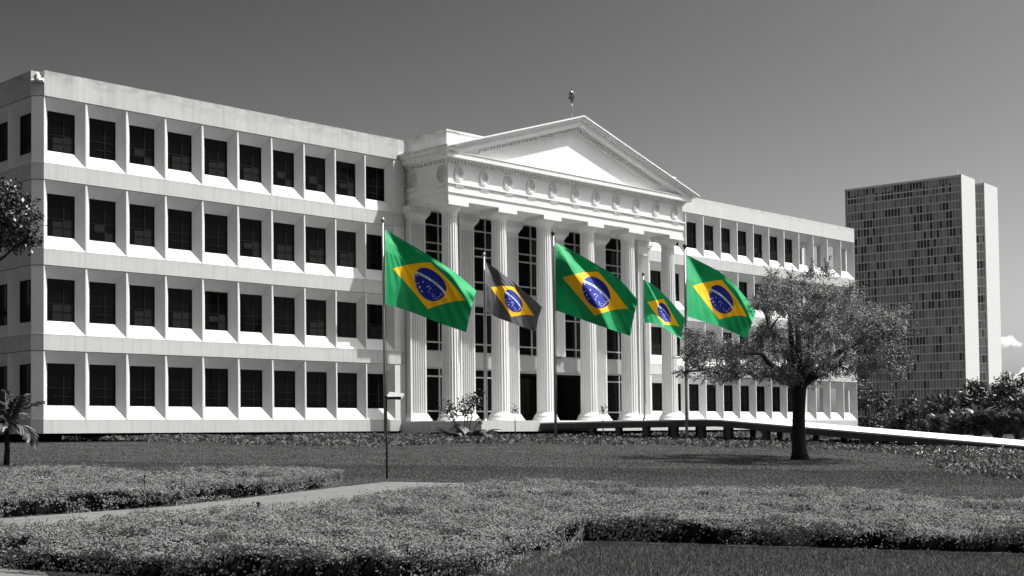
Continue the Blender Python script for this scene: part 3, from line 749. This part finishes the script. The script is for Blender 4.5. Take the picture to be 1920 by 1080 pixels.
flag('rightmost green flag, overlapping the crown of the tree',
  [[(1287,477.5),(1320,494),(1354,513),(1386,543),(1417.5,586)],[(1287.5,531),(1320,546),(1353,562),(1384,579),(1411,603)],[(1288,593),(1316,602),(1346,611),(1374,623),(1401,636)]],
  [(-1,.58,[(1,.0),(.67,.25),(.57,.33),(.22,.52),(0,.62)]),(1,.3,[(1,.55),(.75,.80),(.5,1.0),(0,1.5)])],57,M['flag'],5)

# ------------------------------------------------------------------ hedges
def inpoly(px,py,poly):
    c=np.zeros(len(px),bool); n=len(poly)
    for i in range(n):
        x1,y1=poly[i][:2]; x2,y2=poly[(i+1)%n][:2]
        if y1==y2: continue
        k=((y1>py)!=(y2>py))&(px<(x2-x1)*(py-y1)/(y2-y1)+x1); c^=k
    return c
def fnoise(x,y,seed,oct=4,s0=1.0):
    r=np.random.default_rng(seed); z=np.zeros_like(x); a=1; s=s0
    for o in range(oct):
        for _ in range(3):
            t=r.uniform(0,6.28); ph=r.uniform(0,6.28); z+=a*np.sin((x*math.cos(t)+y*math.sin(t))*s*r.uniform(.7,1.4)+ph)
        a*=.6; s*=1.9
    return z/4
def hedge(name,label,poly,h,dens,size,seed,side_dens=1.0):
    P=np.array([p[:2] for p in poly]); ctr=P.mean(0)
    t=thing(name,(ctr[0],ctr[1],float(ground(ctr[0],ctr[1]))),label,'hedge')
    base=np.array([ctr[0],ctr[1],float(ground(ctr[0],ctr[1]))])
    mn,mx=P.min(0),P.max(0); area=(mx[0]-mn[0])*(mx[1]-mn[1])
    N=int(area*dens); x=rng.uniform(mn[0],mx[0],N); y=rng.uniform(mn[1],mx[1],N); k=inpoly(x,y,P); x,y=x[k],y[k]
    relief=lambda x,y: .050*np.tanh(5*(fnoise(x,y*1.9,seed,3,1.5)+.5*fnoise(x,y*1.5,seed+3,3,4.5)))+.030*fnoise(x,y*1.4,seed+2,3,8.0)+.016*fnoise(x,y*1.3,seed+4,2,19.0)
    topz=lambda x,y: ground(x,y)+h-.04+relief(x,y)
    hole=fnoise(x,y*1.7,seed+5,4,3.6)+.25*fnoise(x,y,seed+9,2,.8)
    z=topz(x,y)-rng.exponential(.018,len(x))+rng.normal(0,.008,len(x))
    low=relief(x,y)<-.035; keep=rng.random(len(x))<np.where(hole>.66,.08,np.where(hole>.42,.4,1))*np.where(low,.75,1); z=z-np.clip((hole-.40)*.45,0,.19)*rng.uniform(.6,1,len(x)); x,y,z=x[keep],y[keep],z[keep]
    e_=.02; gx_=(relief(x+e_,y)-relief(x-e_,y))/(2*e_); gy_=(relief(x,y+e_)-relief(x,y-e_))/(2*e_)     # leaves lie along the lumps of the clipped top
    n=unit(np.stack([-1.3*gx_+rng.normal(0,.28,len(x)),-1.3*gy_+rng.normal(0,.28,len(x)),np.ones(len(x))],1))
    Q=[leaves(np.stack([x,y,z],1),n,size*rng.uniform(.7,1.3,len(x)),.6)]
    sp=rng.random(len(x))<.012; sx,sy=x[sp],y[sp]                # shoots standing out of the clipped top
    for q_ in range(3):
        nn=unit(rng.normal(0,1,(len(sx),3))); Q.append(leaves(np.stack([sx+rng.normal(0,.012,len(sx)),sy+rng.normal(0,.012,len(sx)),z[sp]+.025+.028*q_],1),nn,size*1.1,.5))
    # sides
    n_p=len(P); sgn=1 if sum(P[i][0]*P[(i+1)%n_p][1]-P[(i+1)%n_p][0]*P[i][1] for i in range(n_p))>0 else -1
    for i in range(n_p):
        a,b=P[i],P[(i+1)%n_p]; L_=np.linalg.norm(b-a); d=(b-a)/L_; o=np.array([d[1],-d[0]])*sgn
        if o[1]>.5: cnt=int(L_*h*dens*.25)
        else: cnt=int(L_*h*dens*.62*side_dens)
        s=rng.uniform(0,L_,cnt); zz=rng.uniform(0,1,cnt)**.75*h
        bul=.02*np.sin(s*2.1+i)+.035*fnoise(s,zz*3,seed+i,3,3.0)
        q=a+np.outer(s,d)+np.outer(bul+rng.exponential(.02,cnt)*-1,o)
        gap=fnoise(s*1.2,zz*4,seed+20+i,4,3.4)+.35*(1-zz/h)-.25; q=q-np.outer(np.where(gap>.06,rng.uniform(.03,.13,cnt),0),o); kk=(gap<.06)|(rng.random(cnt)<.10); q,zz=q[kk],zz[kk]; m_=len(q)
        n=unit(np.stack([o[0]+rng.normal(0,.42,m_),o[1]+rng.normal(0,.42,m_),.05+rng.normal(0,.42,m_)],1))
        Q.append(leaves(np.stack([q[:,0],q[:,1],ground(q[:,0],q[:,1])+zz],1),n,size*rng.uniform(.7,1.4,m_),.6))
    V=np.concatenate(Q)-base
    link('foliage',quads_mesh('foliage',V,M['hedgeleaf']),t)
    # black core standing in for shade among leaves, gridded to follow the lawn
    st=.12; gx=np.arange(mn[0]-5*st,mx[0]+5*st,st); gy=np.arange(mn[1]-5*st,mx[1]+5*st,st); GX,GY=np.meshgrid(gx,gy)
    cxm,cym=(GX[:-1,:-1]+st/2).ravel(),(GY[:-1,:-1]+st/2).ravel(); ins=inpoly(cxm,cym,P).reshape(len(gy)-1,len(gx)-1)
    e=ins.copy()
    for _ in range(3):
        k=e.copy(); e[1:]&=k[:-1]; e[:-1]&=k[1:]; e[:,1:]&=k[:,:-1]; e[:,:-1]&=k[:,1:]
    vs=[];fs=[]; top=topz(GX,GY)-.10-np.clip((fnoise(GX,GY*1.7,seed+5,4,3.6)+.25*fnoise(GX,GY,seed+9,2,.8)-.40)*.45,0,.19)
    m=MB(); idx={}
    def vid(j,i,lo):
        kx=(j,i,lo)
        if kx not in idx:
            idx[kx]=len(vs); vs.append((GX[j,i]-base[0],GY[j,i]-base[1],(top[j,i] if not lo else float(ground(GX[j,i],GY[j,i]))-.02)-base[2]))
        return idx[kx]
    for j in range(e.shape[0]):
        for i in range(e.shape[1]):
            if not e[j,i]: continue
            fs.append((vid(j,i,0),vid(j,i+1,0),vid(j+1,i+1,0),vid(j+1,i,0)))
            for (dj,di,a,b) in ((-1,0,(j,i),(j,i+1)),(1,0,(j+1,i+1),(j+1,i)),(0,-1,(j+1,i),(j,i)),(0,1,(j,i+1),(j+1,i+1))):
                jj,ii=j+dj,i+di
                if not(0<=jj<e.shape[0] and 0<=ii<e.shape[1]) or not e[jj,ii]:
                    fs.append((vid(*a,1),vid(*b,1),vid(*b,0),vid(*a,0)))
    m.add(vs,fs,0,True); m.build('shade_core',M['hedgecore'],t)
    return t
HH=.31
pa=[gp(-170,990),gp(0,973),gp(160,963),gp(320,951),gp(480,934),gp(640,914)]+[gp(644,879,HH),gp(450,874,HH),gp(300,876,HH),gp(0,874,HH),gp(-170,878,HH)]
hedge('clipped_hedge','low clipped box hedge between the concrete path and the lawn at the left',pa,HH,4200,.030,3)
pbk=[(-170,1001),(0,984),(219,963),(430,949),(600,938),(746,918),(860,905),(1000,899),(1200,905),(1500,911),(1700,922),(1920,930),(2200,942)]
pfr=[(2200,1054),(1920,1043),(1700,1037),(1480,1030),(1220,1022),(1104,1019),(1025,1048),(945,1081),(900,1090),(600,1098),(300,1094),(92,1081),(-60,1070),(-170,1064)]
hedge('clipped_hedge','wide low hedge bed across the foreground with a step in its front edge',[gp(*p) for p in pfr]+[gp(x,y,HH) for x,y in pbk],HH,5200,.027,8,1.0)

# ------------------------------------------------------------------ grass and ground cover
def blades(xy, hgt, wid, lean=.35):
    N=len(xy); z=ground(xy[:,0],xy[:,1]); a=rng.uniform(0,6.28,N); d=np.stack([np.cos(a),np.sin(a)],1); h=hgt*rng.uniform(.6,1.3,N); w_=wid
    b=np.column_stack([xy,z-.005]); t=np.column_stack([xy+rng.normal(0,lean,(N,2))*h[:,None],z+h]); o=np.column_stack([d*w_,np.zeros(N)])
    return np.stack([b-o,b+o,t],1)
HP=[np.array([p[:2] for p in pa]),np.array([gp(*p)[:2] for p in pfr]+[gp(x,y,HH)[:2] for x,y in pbk])]
PATHP=np.array([gp(*p)[:2] for p in [(-260,1001),(0,974),(320,951),(640,914),(724,904.5),(790,905.5),(868,907),(880,914),(800,921),(746,926),(640,944),(320,978),(0,1006),(-260,1040)]])
PATHP2=np.array([gp(*p)[:2] for p in [(-300,1060),(-60,1066),(60,1073),(88,1076),(95,1100),(60,1100),(-60,1100),(-300,1100)]])
def lawn_pts(n,D0,D1,wide):
    D=np.sqrt(rng.uniform(D0**2,D1**2,n)); x=rng.uniform(-.42,.42,n)*D*wide
    ok=np.ones(n,bool)
    for P in HP+[PATHP,PATHP2]: ok&=~inpoly(x,D,P)
    return np.column_stack([x[ok],D[ok]])
G=[blades(lawn_pts(150000,9.5,17,1.0),.04,.005),blades(lawn_pts(200000,17,34,1.0),.026,.006)]
lp=lawn_pts(230000,28,62,1.0); lp=lp[rng.random(len(lp))<np.clip((lp[:,1]-26)/8,0,1)*np.clip((64-lp[:,1])/30,0,1)]; G.append(blades(lp,.03,.010))
o=link('grass',quads_mesh('grass',np.concatenate(G),M['blade'])); tag(o,kind='stuff')
bedf=[(105,824),(200,829),(300,832),(420,838),(640,843),(780,840),(1000,836),(1250,839),(1440,846),(1600,851),(1690,858),(1748,868),(1738,880),(1790,896),(1920,915),(2150,945)]
bed=[gp(*p)[:2] for p in bedf]+[np.array([30,36]),np.array([30,46]),np.array([28,62])]+[wl(X,Y,0)[:2] for X,Y in ((40,-5.4),(19,-5.4),(18,.6),(9,.8),(3,.5),(.4,-.8))]
BED=np.array(bed); mn,mx=BED.min(0),BED.max(0)
N=190000; x=rng.uniform(mn[0],mx[0],N); y=rng.uniform(mn[1],mx[1],N); k=inpoly(x,y,BED)
k&=rng.random(N)<np.clip(np.interp(y,[24,34,55,66],[1,.9,.7,.5]),0,1); x,y=x[k],y[k]
hgt=np.clip(.22+.09*fnoise(x,y,41,4,1.2),.06,.42); zz=ground(x,y)+hgt*rng.uniform(.25,1,len(x))**.6
n=unit(np.stack([rng.normal(0,.8,len(x)),rng.normal(-.2,.8,len(x)),rng.uniform(.2,1,len(x))],1))
V=leaves(np.stack([x,y,zz],1),n,rng.uniform(.09,.2,len(x))*np.interp(y,[25,50],[.8,1.15]),.34)
mi=np.zeros(len(V),int)
fx=np.array([gp(px+rnd.uniform(-30,30),py+rnd.uniform(-6,6),.2) for px,py in [(1690,838),(1720,845),(1800,850),(1830,846),(1865,852),(1880,849),(1850,856),(1730,852),(1900,858),(1660,832),(1780,852)]*2])
fc=np.repeat(fx,2,0)+rng.normal(0,.03,(len(fx)*2,3)); fc[:,2]=ground(fc[:,0],fc[:,1])+rng.uniform(.28,.4,len(fc))
FV=leaves(fc,unit(np.stack([rng.normal(0,.5,len(fc)),-np.ones(len(fc))*.5,np.ones(len(fc))],1)),.05,.8)
o=link('ground_cover',quads_mesh('ground_cover',np.concatenate([V,FV]),[M['cover'],M['flower']],np.concatenate([mi,np.ones(len(FV),int)]))); tag(o,kind='stuff')

# ------------------------------------------------------------------ trees and plants
def foliage(centres, radii, per, size, aspect=.5, up=.5):
    C=[];N_=[];S=[]
    for c,r_c in zip(centres,radii):
        m_=max(6,int(per*(r_c/np.mean(radii))**2)); p=rng.normal(size=(m_,3))*.5*r_c*np.array([1,1,.75])
        C.append(c+p); n=unit(p)*.7+rng.normal(0,.55,(m_,3))+np.array([0,0,up]); N_.append(unit(n)); S.append(size*rng.uniform(.6,1.35,m_))
    return leaves(np.concatenate(C),np.concatenate(N_),np.concatenate(S),aspect)
def bez(a,b,c,n=7): 
    t=np.linspace(0,1,n)[:,None]; return a*(1-t)**2+2*b*t*(1-t)+c*t**2
def tree(name,label,base,fork,trunk_r,centres,radii,per,leaf,leafmat,limbs=7,twist=.25,aspect=.5,wig=.05,sprays=0):
    t=thing(name,tuple(base),label,'tree')
    m=MB(); f=np.array([.05,0,fork])
    tr=bez(np.array([0,0,-.1]),np.array([-.06,0,fork*.5]),f,8); rr=np.interp(np.linspace(0,1,8),[0,.10,.3,.6,1],[1.5,1.08,.95,.86,.92])*trunk_r
    m.tube(tr,rr,12)
    C=np.array(centres); L=[]
    # limbs head for spread-out clusters; every other clump gets a branch from the nearest limb point
    order=[int(np.argmax(np.linalg.norm(C-f,axis=1)))]
    while len(order)<min(limbs,len(C)):
        D_=np.min([np.linalg.norm(unit(C-f)-unit(C[o:o+1]-f),axis=1) for o in order],axis=0); order.append(int(np.argmax(D_+.1*np.linalg.norm(C-f,axis=1))))
    nodes=[];nr=[]
    for o in order:
        c=C[o]; mid=f+(c-f)*.45+np.array([0,0,.12*np.linalg.norm(c-f)])+rng.normal(0,.08,3)
        b=bez(f-np.array([0,0,.06]),mid,c,9); b[2:-1]+=rng.normal(0,wig,(6,3))
        ra=np.linspace(trunk_r*.6,trunk_r*.1,9); m.tube(b,ra,7); nodes+=list(b[2:]); nr+=list(ra[2:])
    nodes=np.array(nodes); nr=np.array(nr)
    for i,c in enumerate(C):
        if i in order: continue
        d=np.linalg.norm(nodes-c,axis=1)+.6*np.maximum(0,np.linalg.norm(nodes-f,axis=1)-np.linalg.norm(c-f)); j=int(np.argmin(d))
        mid=(nodes[j]+c)/2+rng.normal(0,.1,3)+np.array([0,0,.05]); b=bez(nodes[j],mid,c,5); ra=np.linspace(min(nr[j]*.6,trunk_r*.2),trunk_r*.035,5)
        m.tube(b,ra,5,caps=False); nodes=np.vstack([nodes,b[2:4]]); nr=np.concatenate([nr,ra[2:4]])
    FV=[foliage(C,radii,per,leaf,aspect)]
    if sprays:
        cen=C.mean(0); far=np.linalg.norm((C-cen)/np.array([1,1,.7]),axis=1); sel=np.argsort(-far)[:int(len(C)*.6)]
        for i in sel:
            for _ in range(sprays):
                d=unit(unit((C[i]-cen)*np.array([1,1,1.3]))+rng.normal(0,.55,3)); L_=rng.uniform(.3,.62); b=bez(C[i],C[i]+d*L_*.55+np.array([0,0,.05]),C[i]+d*L_+np.array([0,0,-.04]),6)
                m.tube(b,np.linspace(.011,.004,6),4,caps=False)
                tt=rng.uniform(.25,1.0,13); pp=np.stack([np.interp(tt,np.linspace(0,1,6),b[:,k]) for k in range(3)],1)+rng.normal(0,.025,(13,3))
                FV.append(leaves(pp,unit(rng.normal(0,.6,(13,3))+np.array([0,0,.6])),leaf*rng.uniform(.7,1.3,13),.38))
    m.build('trunk',M['bark'],t)
    link('crown',quads_mesh('crown',np.concatenate(FV),leafmat),t)
    return t
# the spreading tree on the lawn
tb=gp(1500,862); TS=tb[1]/33.46; cs=[];rs=[]
r2=np.random.default_rng(5)
while len(cs)<250:
    p=r2.uniform([-2.85,-3.6,1.95],[2.6,3.6,4.6]); q=np.array([(p[0]+.10)/2.74,p[1]/3.5,(p[2]-2.4)/(2.1 if p[2]>2.4 else .48)])
    d=np.linalg.norm(q)
    if d>1 or (d<.62 and r2.random()<.75): continue
    if p[0]<-1.3 and p[2]<2.6 and r2.random()<.35: continue
    wp=tb+p*TS; cc=CAM@(wp-np.array([0,0,EYE])); ix,iy=960+F*cc[0]/cc[1],CY-F*cc[2]/cc[1]
    if p[0]<-.75 and iy<590+.36*(ix-1287)+22 and ix<1432: continue          # the thin shoulder of the crown
    if fnoise(np.array([p[0]*1.3]),np.array([p[2]*1.6+p[1]]),77,3,1.5)[0]>.5: continue
    cs.append(p); rs.append(r2.uniform(.16,.30))
for p in ((-2.75,.1,2.2),(-2.5,-.3,2.35),(2.5,.2,3.55),(2.65,.1,3.6),(2.4,-.2,2.1),(.75,0,4.62),(.4,.3,4.6),(-.6,0,4.5),(2.3,.3,2.5)): cs.append(np.array(p)); rs.append(.24)
tree('lawn_tree','spreading small-leaved tree with a dark trunk alone on the lawn at right',tb,1.85*TS,.18*TS,[c*TS for c in cs],[r*TS for r in rs],330,.07,M['treeleaf'],10,aspect=.4,sprays=5)
# crown reaching in at the left edge, trunk outside the picture
lb=at(-75,830,44); lz=float(ground(lb[0],44)); cs=[];rs=[]
while len(cs)<80:
    p=r2.uniform([-2.6,-2.2,6.0],[2.6,2.2,9.1]); q=(p-np.array([0,0,7.55]))/np.array([2.35,2.2,1.3])
    if np.linalg.norm(q)>1 or (np.linalg.norm(q)<.5 and r2.random()<.6): continue
    cs.append(p); rs.append(r2.uniform(.3,.5))
cs+= [np.array((2.15,-.3,7.6)),np.array((2.2,0,7.0)),np.array((2.2,.2,6.75))]; rs+=[.3,.3,.3]
tree('garden_tree','dark leafy tree whose crown reaches in at the left edge beside the building corner',(lb[0],44,lz),5.2,.17,cs,rs,260,.16,M['darkleaf'],7)
# small palm at the left edge
pb_=gp(12,872); pt=thing('small_palm',tuple(pb_),'small palm with a bent sunlit frond at the left edge of the lawn','palm')
m=MB(); m.tube([(0,0,-.05),(.02,0,.4),(0,0,.7),(.0,0,.9)],[.075,.06,.06,.07],9); m.build('trunk',M['bark'],pt)
def frond(az,elev,length,droop,lw,n=36):
    d=np.array([math.cos(az),math.sin(az),0.]); up=np.array([0,0,1.]); s=np.array([0,0,.86]); length*=.88; lw*=1.0; pts=[]
    p=s.copy(); e=elev
    st=length/12
    for k in range(13):
        pts.append(p.copy()); p=p+(d*math.cos(e)+up*math.sin(e))*st; e-=droop/12
    pts=np.array(pts); m=MB(); m.tube(pts,np.linspace(.018,.005,13),5)
    side=np.cross(d,up)
    for k in range(n):
        t=.18+.8*k/n; i=t*12; j=min(int(i),11); q=pts[j]+(pts[j+1]-pts[j])*(i-j); tg=unit(pts[j+1]-pts[j])
        L=lw*math.sin(math.pi*min(1,.2+t*.75))**.7
        for sg in (-1,1):
            dv=unit(tg*.75+side*sg*.6+np.array([0,0,-.12])+rng.normal(0,.08,3)); nrm=unit(np.cross(dv,np.cross(tg,dv)))
            wv=unit(np.cross(dv,np.array([0,0,1.])+rng.normal(0,.4,3)))*.034
            m.add([q-wv*.4,q+dv*L*.45+wv,q+dv*L+np.array([0,0,-L*.22]),q+dv*L*.45-wv],[(0,1,2,3)])
    return m
for az,elv,ln,dr,lw in ((.15,1.15,1.25,1.1,.38),(-.4,.55,1.0,1.9,.42),(.05,.2,.95,1.6,.4),(1.5,.9,1.2,1.2,.4),(2.6,1.0,1.2,1.2,.4),(3.4,.9,1.2,1.4,.42),(4.2,1.0,1.1,1.3,.4),(5.1,.7,1.0,1.6,.38),(2.0,1.35,1.2,.6,.36),(1.0,1.3,1.2,.8,.36),(3.9,.3,1.0,1.5,.4),(3.0,.5,1.2,1.3,.45),(2.8,1.25,1.3,.7,.4),(3.6,1.2,1.35,.8,.42),(4.6,.8,1.2,1.2,.45),(5.6,1.25,1.15,.8,.36)):
    frond(az,elv,ln,dr,lw).build('frond',M['frond'] if az<1.7 and az>-1 else M['darkleaf'],pt)  # sunward fronds coloured lighter, the others dark, as if lit from the right
# shrubs beyond the walkway at right
def shrub(name,label,px,D,w,h,leaf,mat,per=150,n=26,asp=.4,group=None,cat='shrub'):
    b=at(px,812,D); b[2]=float(ground(b[0],b[1]))-.05; cs=[];rs=[]
    while len(cs)<n:
        p=r2.uniform([-1,-1,.05],[1,1,1]); 
        if p[0]**2+p[1]**2+(p[2]*.95)**2>1: continue
        cs.append(p*np.array([w/2,w/2,h])); rs.append(r2.uniform(.5,.9)*w*.16)
    t=thing(name,tuple(b),label,cat,0,group)
    m=MB()
    for k in range(6):
        c=cs[k]; m.tube(bez(np.array([rnd.uniform(-.1,.1),0,-.05]),np.array([c[0]*.4,c[1]*.4,c[2]*.7]),c,5),np.linspace(.05,.012,5),5)
    m.build('stems',M['bark'],t)
    link('foliage',quads_mesh('foliage',foliage(cs,rs,per,leaf,asp,.3),mat),t)
    return t
shrub('shrub','dark rounded shrub touching the end of the right wing',1640,98,5.2,3.5,.28,M['shrubleaf'],group='shrubs beyond the walkway')
shrub('shrub','dark shrub at the foot of the nearer tower, second from the building end',1692,100,4.6,2.9,.28,M['shrubleaf'],group='shrubs beyond the walkway')
shrub('shrub','lowest dark shrub in the middle of the hedge line below the tower',1735,96,4.0,2.7,.28,M['shrubleaf'],group='shrubs beyond the walkway')
shrub('shrub','dark shrub just left of the broad-leaved plants beyond the walkway',1775,92,4.0,2.6,.28,M['shrubleaf'],group='shrubs beyond the walkway')
for px,D,h,lab in ((1815,100,2.3,'low dark shrub behind the left part of the glossy broad-leaved clump'),(1858,102,2.5,'low dark shrub behind the middle of the glossy broad-leaved clump'),(1903,98,2.4,'low dark shrub behind the right part of the glossy broad-leaved clump'),(1945,100,2.6,'low dark shrub at the right picture edge behind the glossy leaves')):
    shrub('shrub',lab,px,D,4.4,h,.28,M['shrubleaf'],group='shrubs beyond the walkway')
def darktree(label,px,D,w,h,low):
    b=at(px,812,D); b[2]=float(ground(b[0],b[1]))-.05; cs=[];rs=[]
    while len(cs)<46:
        p=r2.uniform([-1,-1,-1],[1,1,1])
        if np.linalg.norm(p)>1: continue
        cs.append(np.array([p[0]*w/2,p[1]*w/2,low+(p[2]+1)/2*(h-low)])); rs.append(r2.uniform(.4,.7))
    tree('bushy_tree',label,tuple(b),low+.3,.12,cs,rs,70,.36,M['darkleaf'],6,aspect=.26)
darktree('dark spiky tree whose top stands before the foot of the white tower end walls',1842,96,3.6,3.6,.7)
darktree('dark bushy tree cut off by the right edge of the picture',1912,92,4.4,4.0,.6)
darktree('dark bushy tree between the broad-leaved plants and the right edge',1880,104,3.6,3.5,.6)
def broad(label,px,D,h,n,seed):
    r=random.Random(seed); b=at(px,812,D); b[2]=float(ground(b[0],b[1]))-.03
    t=thing('broadleaf_plant',tuple(b),label,'plant',0,'broad-leaved plants beyond the walkway'); m=MB(); s=MB()
    for k in range(n):
        az=r.uniform(0,6.28); e=r.uniform(.85,1.5); L=h*r.uniform(.5,.95); d=np.array([math.cos(az),math.sin(az),0.]); sd=np.array([-d[1],d[0],0]); p=np.array([d[0]*.25*r.random(),d[1]*.25*r.random(),h*r.uniform(.05,.35)]); st=L*.62/6; wd=L*r.uniform(.075,.115); vs=[]
        s.tube([(0,0,-.02),tuple(p)],.025,5)
        for q in range(7):
            ww=wd*math.sin(math.pi*(.06+.94*q/6))**.8+.004; cup=np.array([0,0,ww*.35]); vs+=[p-sd*ww+cup,p,p+sd*ww+cup]; p=p+(d*math.cos(e)+np.array([0,0,math.sin(e)]))*st; e-=r.uniform(.08,.26)
        m.add(vs,[(q*3+c,q*3+c+1,q*3+c+4,q*3+c+3) for q in range(6) for c in range(2)],0,True)
    m.build('leaves',M['bigleaf'],t); s.build('stems',M['stem'],t)
for i,(px,D,lab) in enumerate(((1762,78,'broad-leaved plant at the left end of the glossy clump beyond the walkway'),(1797,75,'glossy broad-leaved plant second from the left in the clump'),(1835,74,'tallest glossy broad-leaved plant, in the middle of the clump'),(1872,73,'glossy broad-leaved plant right of the tallest one'),(1910,72,'glossy broad-leaved plant cut off by the right picture edge'))):
    broad(lab,px,D,(1.9,2.1,2.5,2.3,2.4)[i],110,i+30)
# plants in front of the platform
def rosette_plant(name,label,px,py,D,stems,cat='plant'):
    b=at(px,py,D); b[2]=float(ground(b[0],b[1])); t=thing(name,tuple(b),label,cat); s=MB(); C=[];N_=[];S=[]
    for (dx,z,r_c,n,sz) in stems:
        c=np.array([dx,rnd.uniform(-.15,.15),z]); s.tube(bez(np.array([dx*.35,0,0]),np.array([dx*.45,0,z*.6]),c,6),np.linspace(.03,.014,6),6)
        p=rng.normal(size=(n,3))*r_c*.5; C.append(c+p); N_.append(unit(rng.normal(0,.6,(n,3))+np.array([0,-.2,.9]))); S.append(sz*rng.uniform(.7,1.3,n))
    s.build('stems',M['stem'],t); link('foliage',quads_mesh('foliage',leaves(np.concatenate(C),np.concatenate(N_),np.concatenate(S),.36),M['darkleaf']),t)
rosette_plant('frangipani_shrub','bare-stemmed shrub with leaf tufts in front of the platform corner',868,815,56.5,[(-.62,1.45,.34,70,.2),(-.45,1.2,.3,50,.2),(.12,1.38,.4,80,.24),(.35,1.72,.3,60,.2),(.62,1.8,.32,70,.18),(.75,.85,.16,16,.2),(-.2,.75,.12,10,.2)],'shrub')
rosette_plant('slender_plant','thin-stemmed plant with one leaf tuft before the second column',966,815,57,[(0,1.35,.2,46,.12)])
rosette_plant('slender_plant','thin-stemmed plant with one leaf tuft between the fourth and fifth columns',1131,818,57,[(0,1.38,.2,46,.12)])
def bedplant(label,px,D,h,n,seed):
    r=random.Random(seed); b=at(px,818,D); b[2]=float(ground(b[0],b[1])); t=thing('broadleaf_plant',tuple(b),label,'plant',0,'broad-leaved plants at the platform'); m=MB(); s=MB()
    for k in range(n):
        az=r.uniform(0,6.28); e=r.uniform(.3,1.2); L=h*r.uniform(.6,1.1); d=np.array([math.cos(az),math.sin(az),0.]); sd=np.array([-d[1],d[0],0]); p=np.array([0,0,.04]); st=L/6; wd=L*.16; vs=[]
        for q in range(7):
            ww=wd*math.sin(math.pi*(.06+.94*q/6))+.004; vs+=[p-sd*ww+np.array([0,0,ww*.4]),p,p+sd*ww+np.array([0,0,ww*.4])]; p=p+(d*math.cos(e)+np.array([0,0,math.sin(e)]))*st; e-=.24
        m.add(vs,[(q*3+c,q*3+c+1,q*3+c+4,q*3+c+3) for q in range(6) for c in range(2)],0,True)
    s.tube([(0,0,-.05),(0,0,.14)],.04,6); m.build('leaves',M['bigleaf'],t); s.build('stem',M['stem'],t)
bedplant('dark broad-leaved plant left of the bare-stemmed shrub',845,56.0,1.15,18,1)
bedplant('pale arching broad-leaved plant below the bare-stemmed shrub',880,55.6,1.1,20,2)
bedplant('spiky broad-leaved plant right of the bare-stemmed shrub',905,55.8,1.0,20,3)

# ------------------------------------------------------------------ small things on the lawn
sb=gp(725.5,898); sg=thing('garden_sign',tuple(sb),'thin black post with a flat tilted panel on top beside the path','sign post')  # tilted panel is a sign and gives no light
Hs=1.70
m=MB(); m.tube([(0,0,-.05),(.0,0,Hs)],[.022,.018],8); m.build('post',M['darkpole'],sg)
m=MB(); m.add([(.0,-.10,Hs-.02),(.30,-.10,Hs-.05),(.36,.14,Hs+.05),(.06,.14,Hs+.09),(.0,-.10,Hs-.06),(.30,-.10,Hs-.09),(.36,.14,Hs+.0),(.06,.14,Hs+.05)],[(0,1,2,3),(7,6,5,4),(0,4,5,1),(1,5,6,2),(2,6,7,3),(3,7,4,0)]); 
m.v=[(x-.0,y,z) for x,y,z in m.v]; m.build('sign_panel',M['muntin'],sg)
m=MB(); m.box(.0,.31,-.11,-.09,Hs-.075,Hs-.02); m.box(-.02,.03,-.1,.02,Hs-.06,Hs+.0); m.build('bracket',M['darkpole'],sg)
kb=gp(272,913,HH-.03); k1=thing('marker_stake',(kb[0],kb[1],kb[2]+HH-.03),'short dark stake sticking up out of the box hedge at left','stake')
m=MB(); m.tube([(0,0,-.1),(.0,0,.16)],[.02,.017],7); m.build('stake',M['darkpole'],k1); m=MB(); m.lathe(0,0,[(.022,.155),(.022,.175),(.01,.18)],8); m.build('cap',M['darkpole'],k1)
kb=gp(485,955,HH-.03); k1=thing('marker_stake',(kb[0],kb[1],kb[2]+HH-.03),'stubby dark stake at the back of the wide foreground hedge','stake')
m=MB(); m.tube([(0,0,-.1),(.0,0,.07)],[.024,.02],7); m.build('stake',M['darkpole'],k1); m=MB(); m.lathe(0,0,[(.028,.065),(.028,.085),(.01,.09)],8); m.build('cap',M['darkpole'],k1)

# ------------------------------------------------------------------ clouds
def cloud(parts):
    m=MB()
    import bmesh
    for (px,py,r) in parts:
        D=5200; c=at(px,py,D+rnd.uniform(-60,60)); rad=r/F*D
        bm=bmesh.new(); bmesh.ops.create_icosphere(bm,subdivisions=3,radius=1)
        s=rnd.uniform(0,9)
        vs=[]
        for v in bm.verts:
            p=np.array(v.co); q=1+.16*math.sin(p[0]*4+s)+.13*math.sin(p[1]*5+p[2]*4+s)+.08*math.sin(p[2]*9+p[0]*7+s); vs.append(c+p*q*rad*np.array([1.2,1,.8]))
        m.add(vs,[tuple(v.index for v in f.verts) for f in bm.faces],0,True); bm.free()
    o=m.build('cloud',M['cloud']); tag(o,kind='structure')
cloud([(1874,640,11),(1884,643,12),(1891,637,10),(1898,642,9),(1905,645,7),(1912,647,4.5),(1916,644,3)])
cloud([(1884,722,9),(1893,720,9),(1904,716,11),(1915,708,13),(1928,702,16),(1942,698,18),(1898,708,5),(1908,730,14),(1890,706,4)])
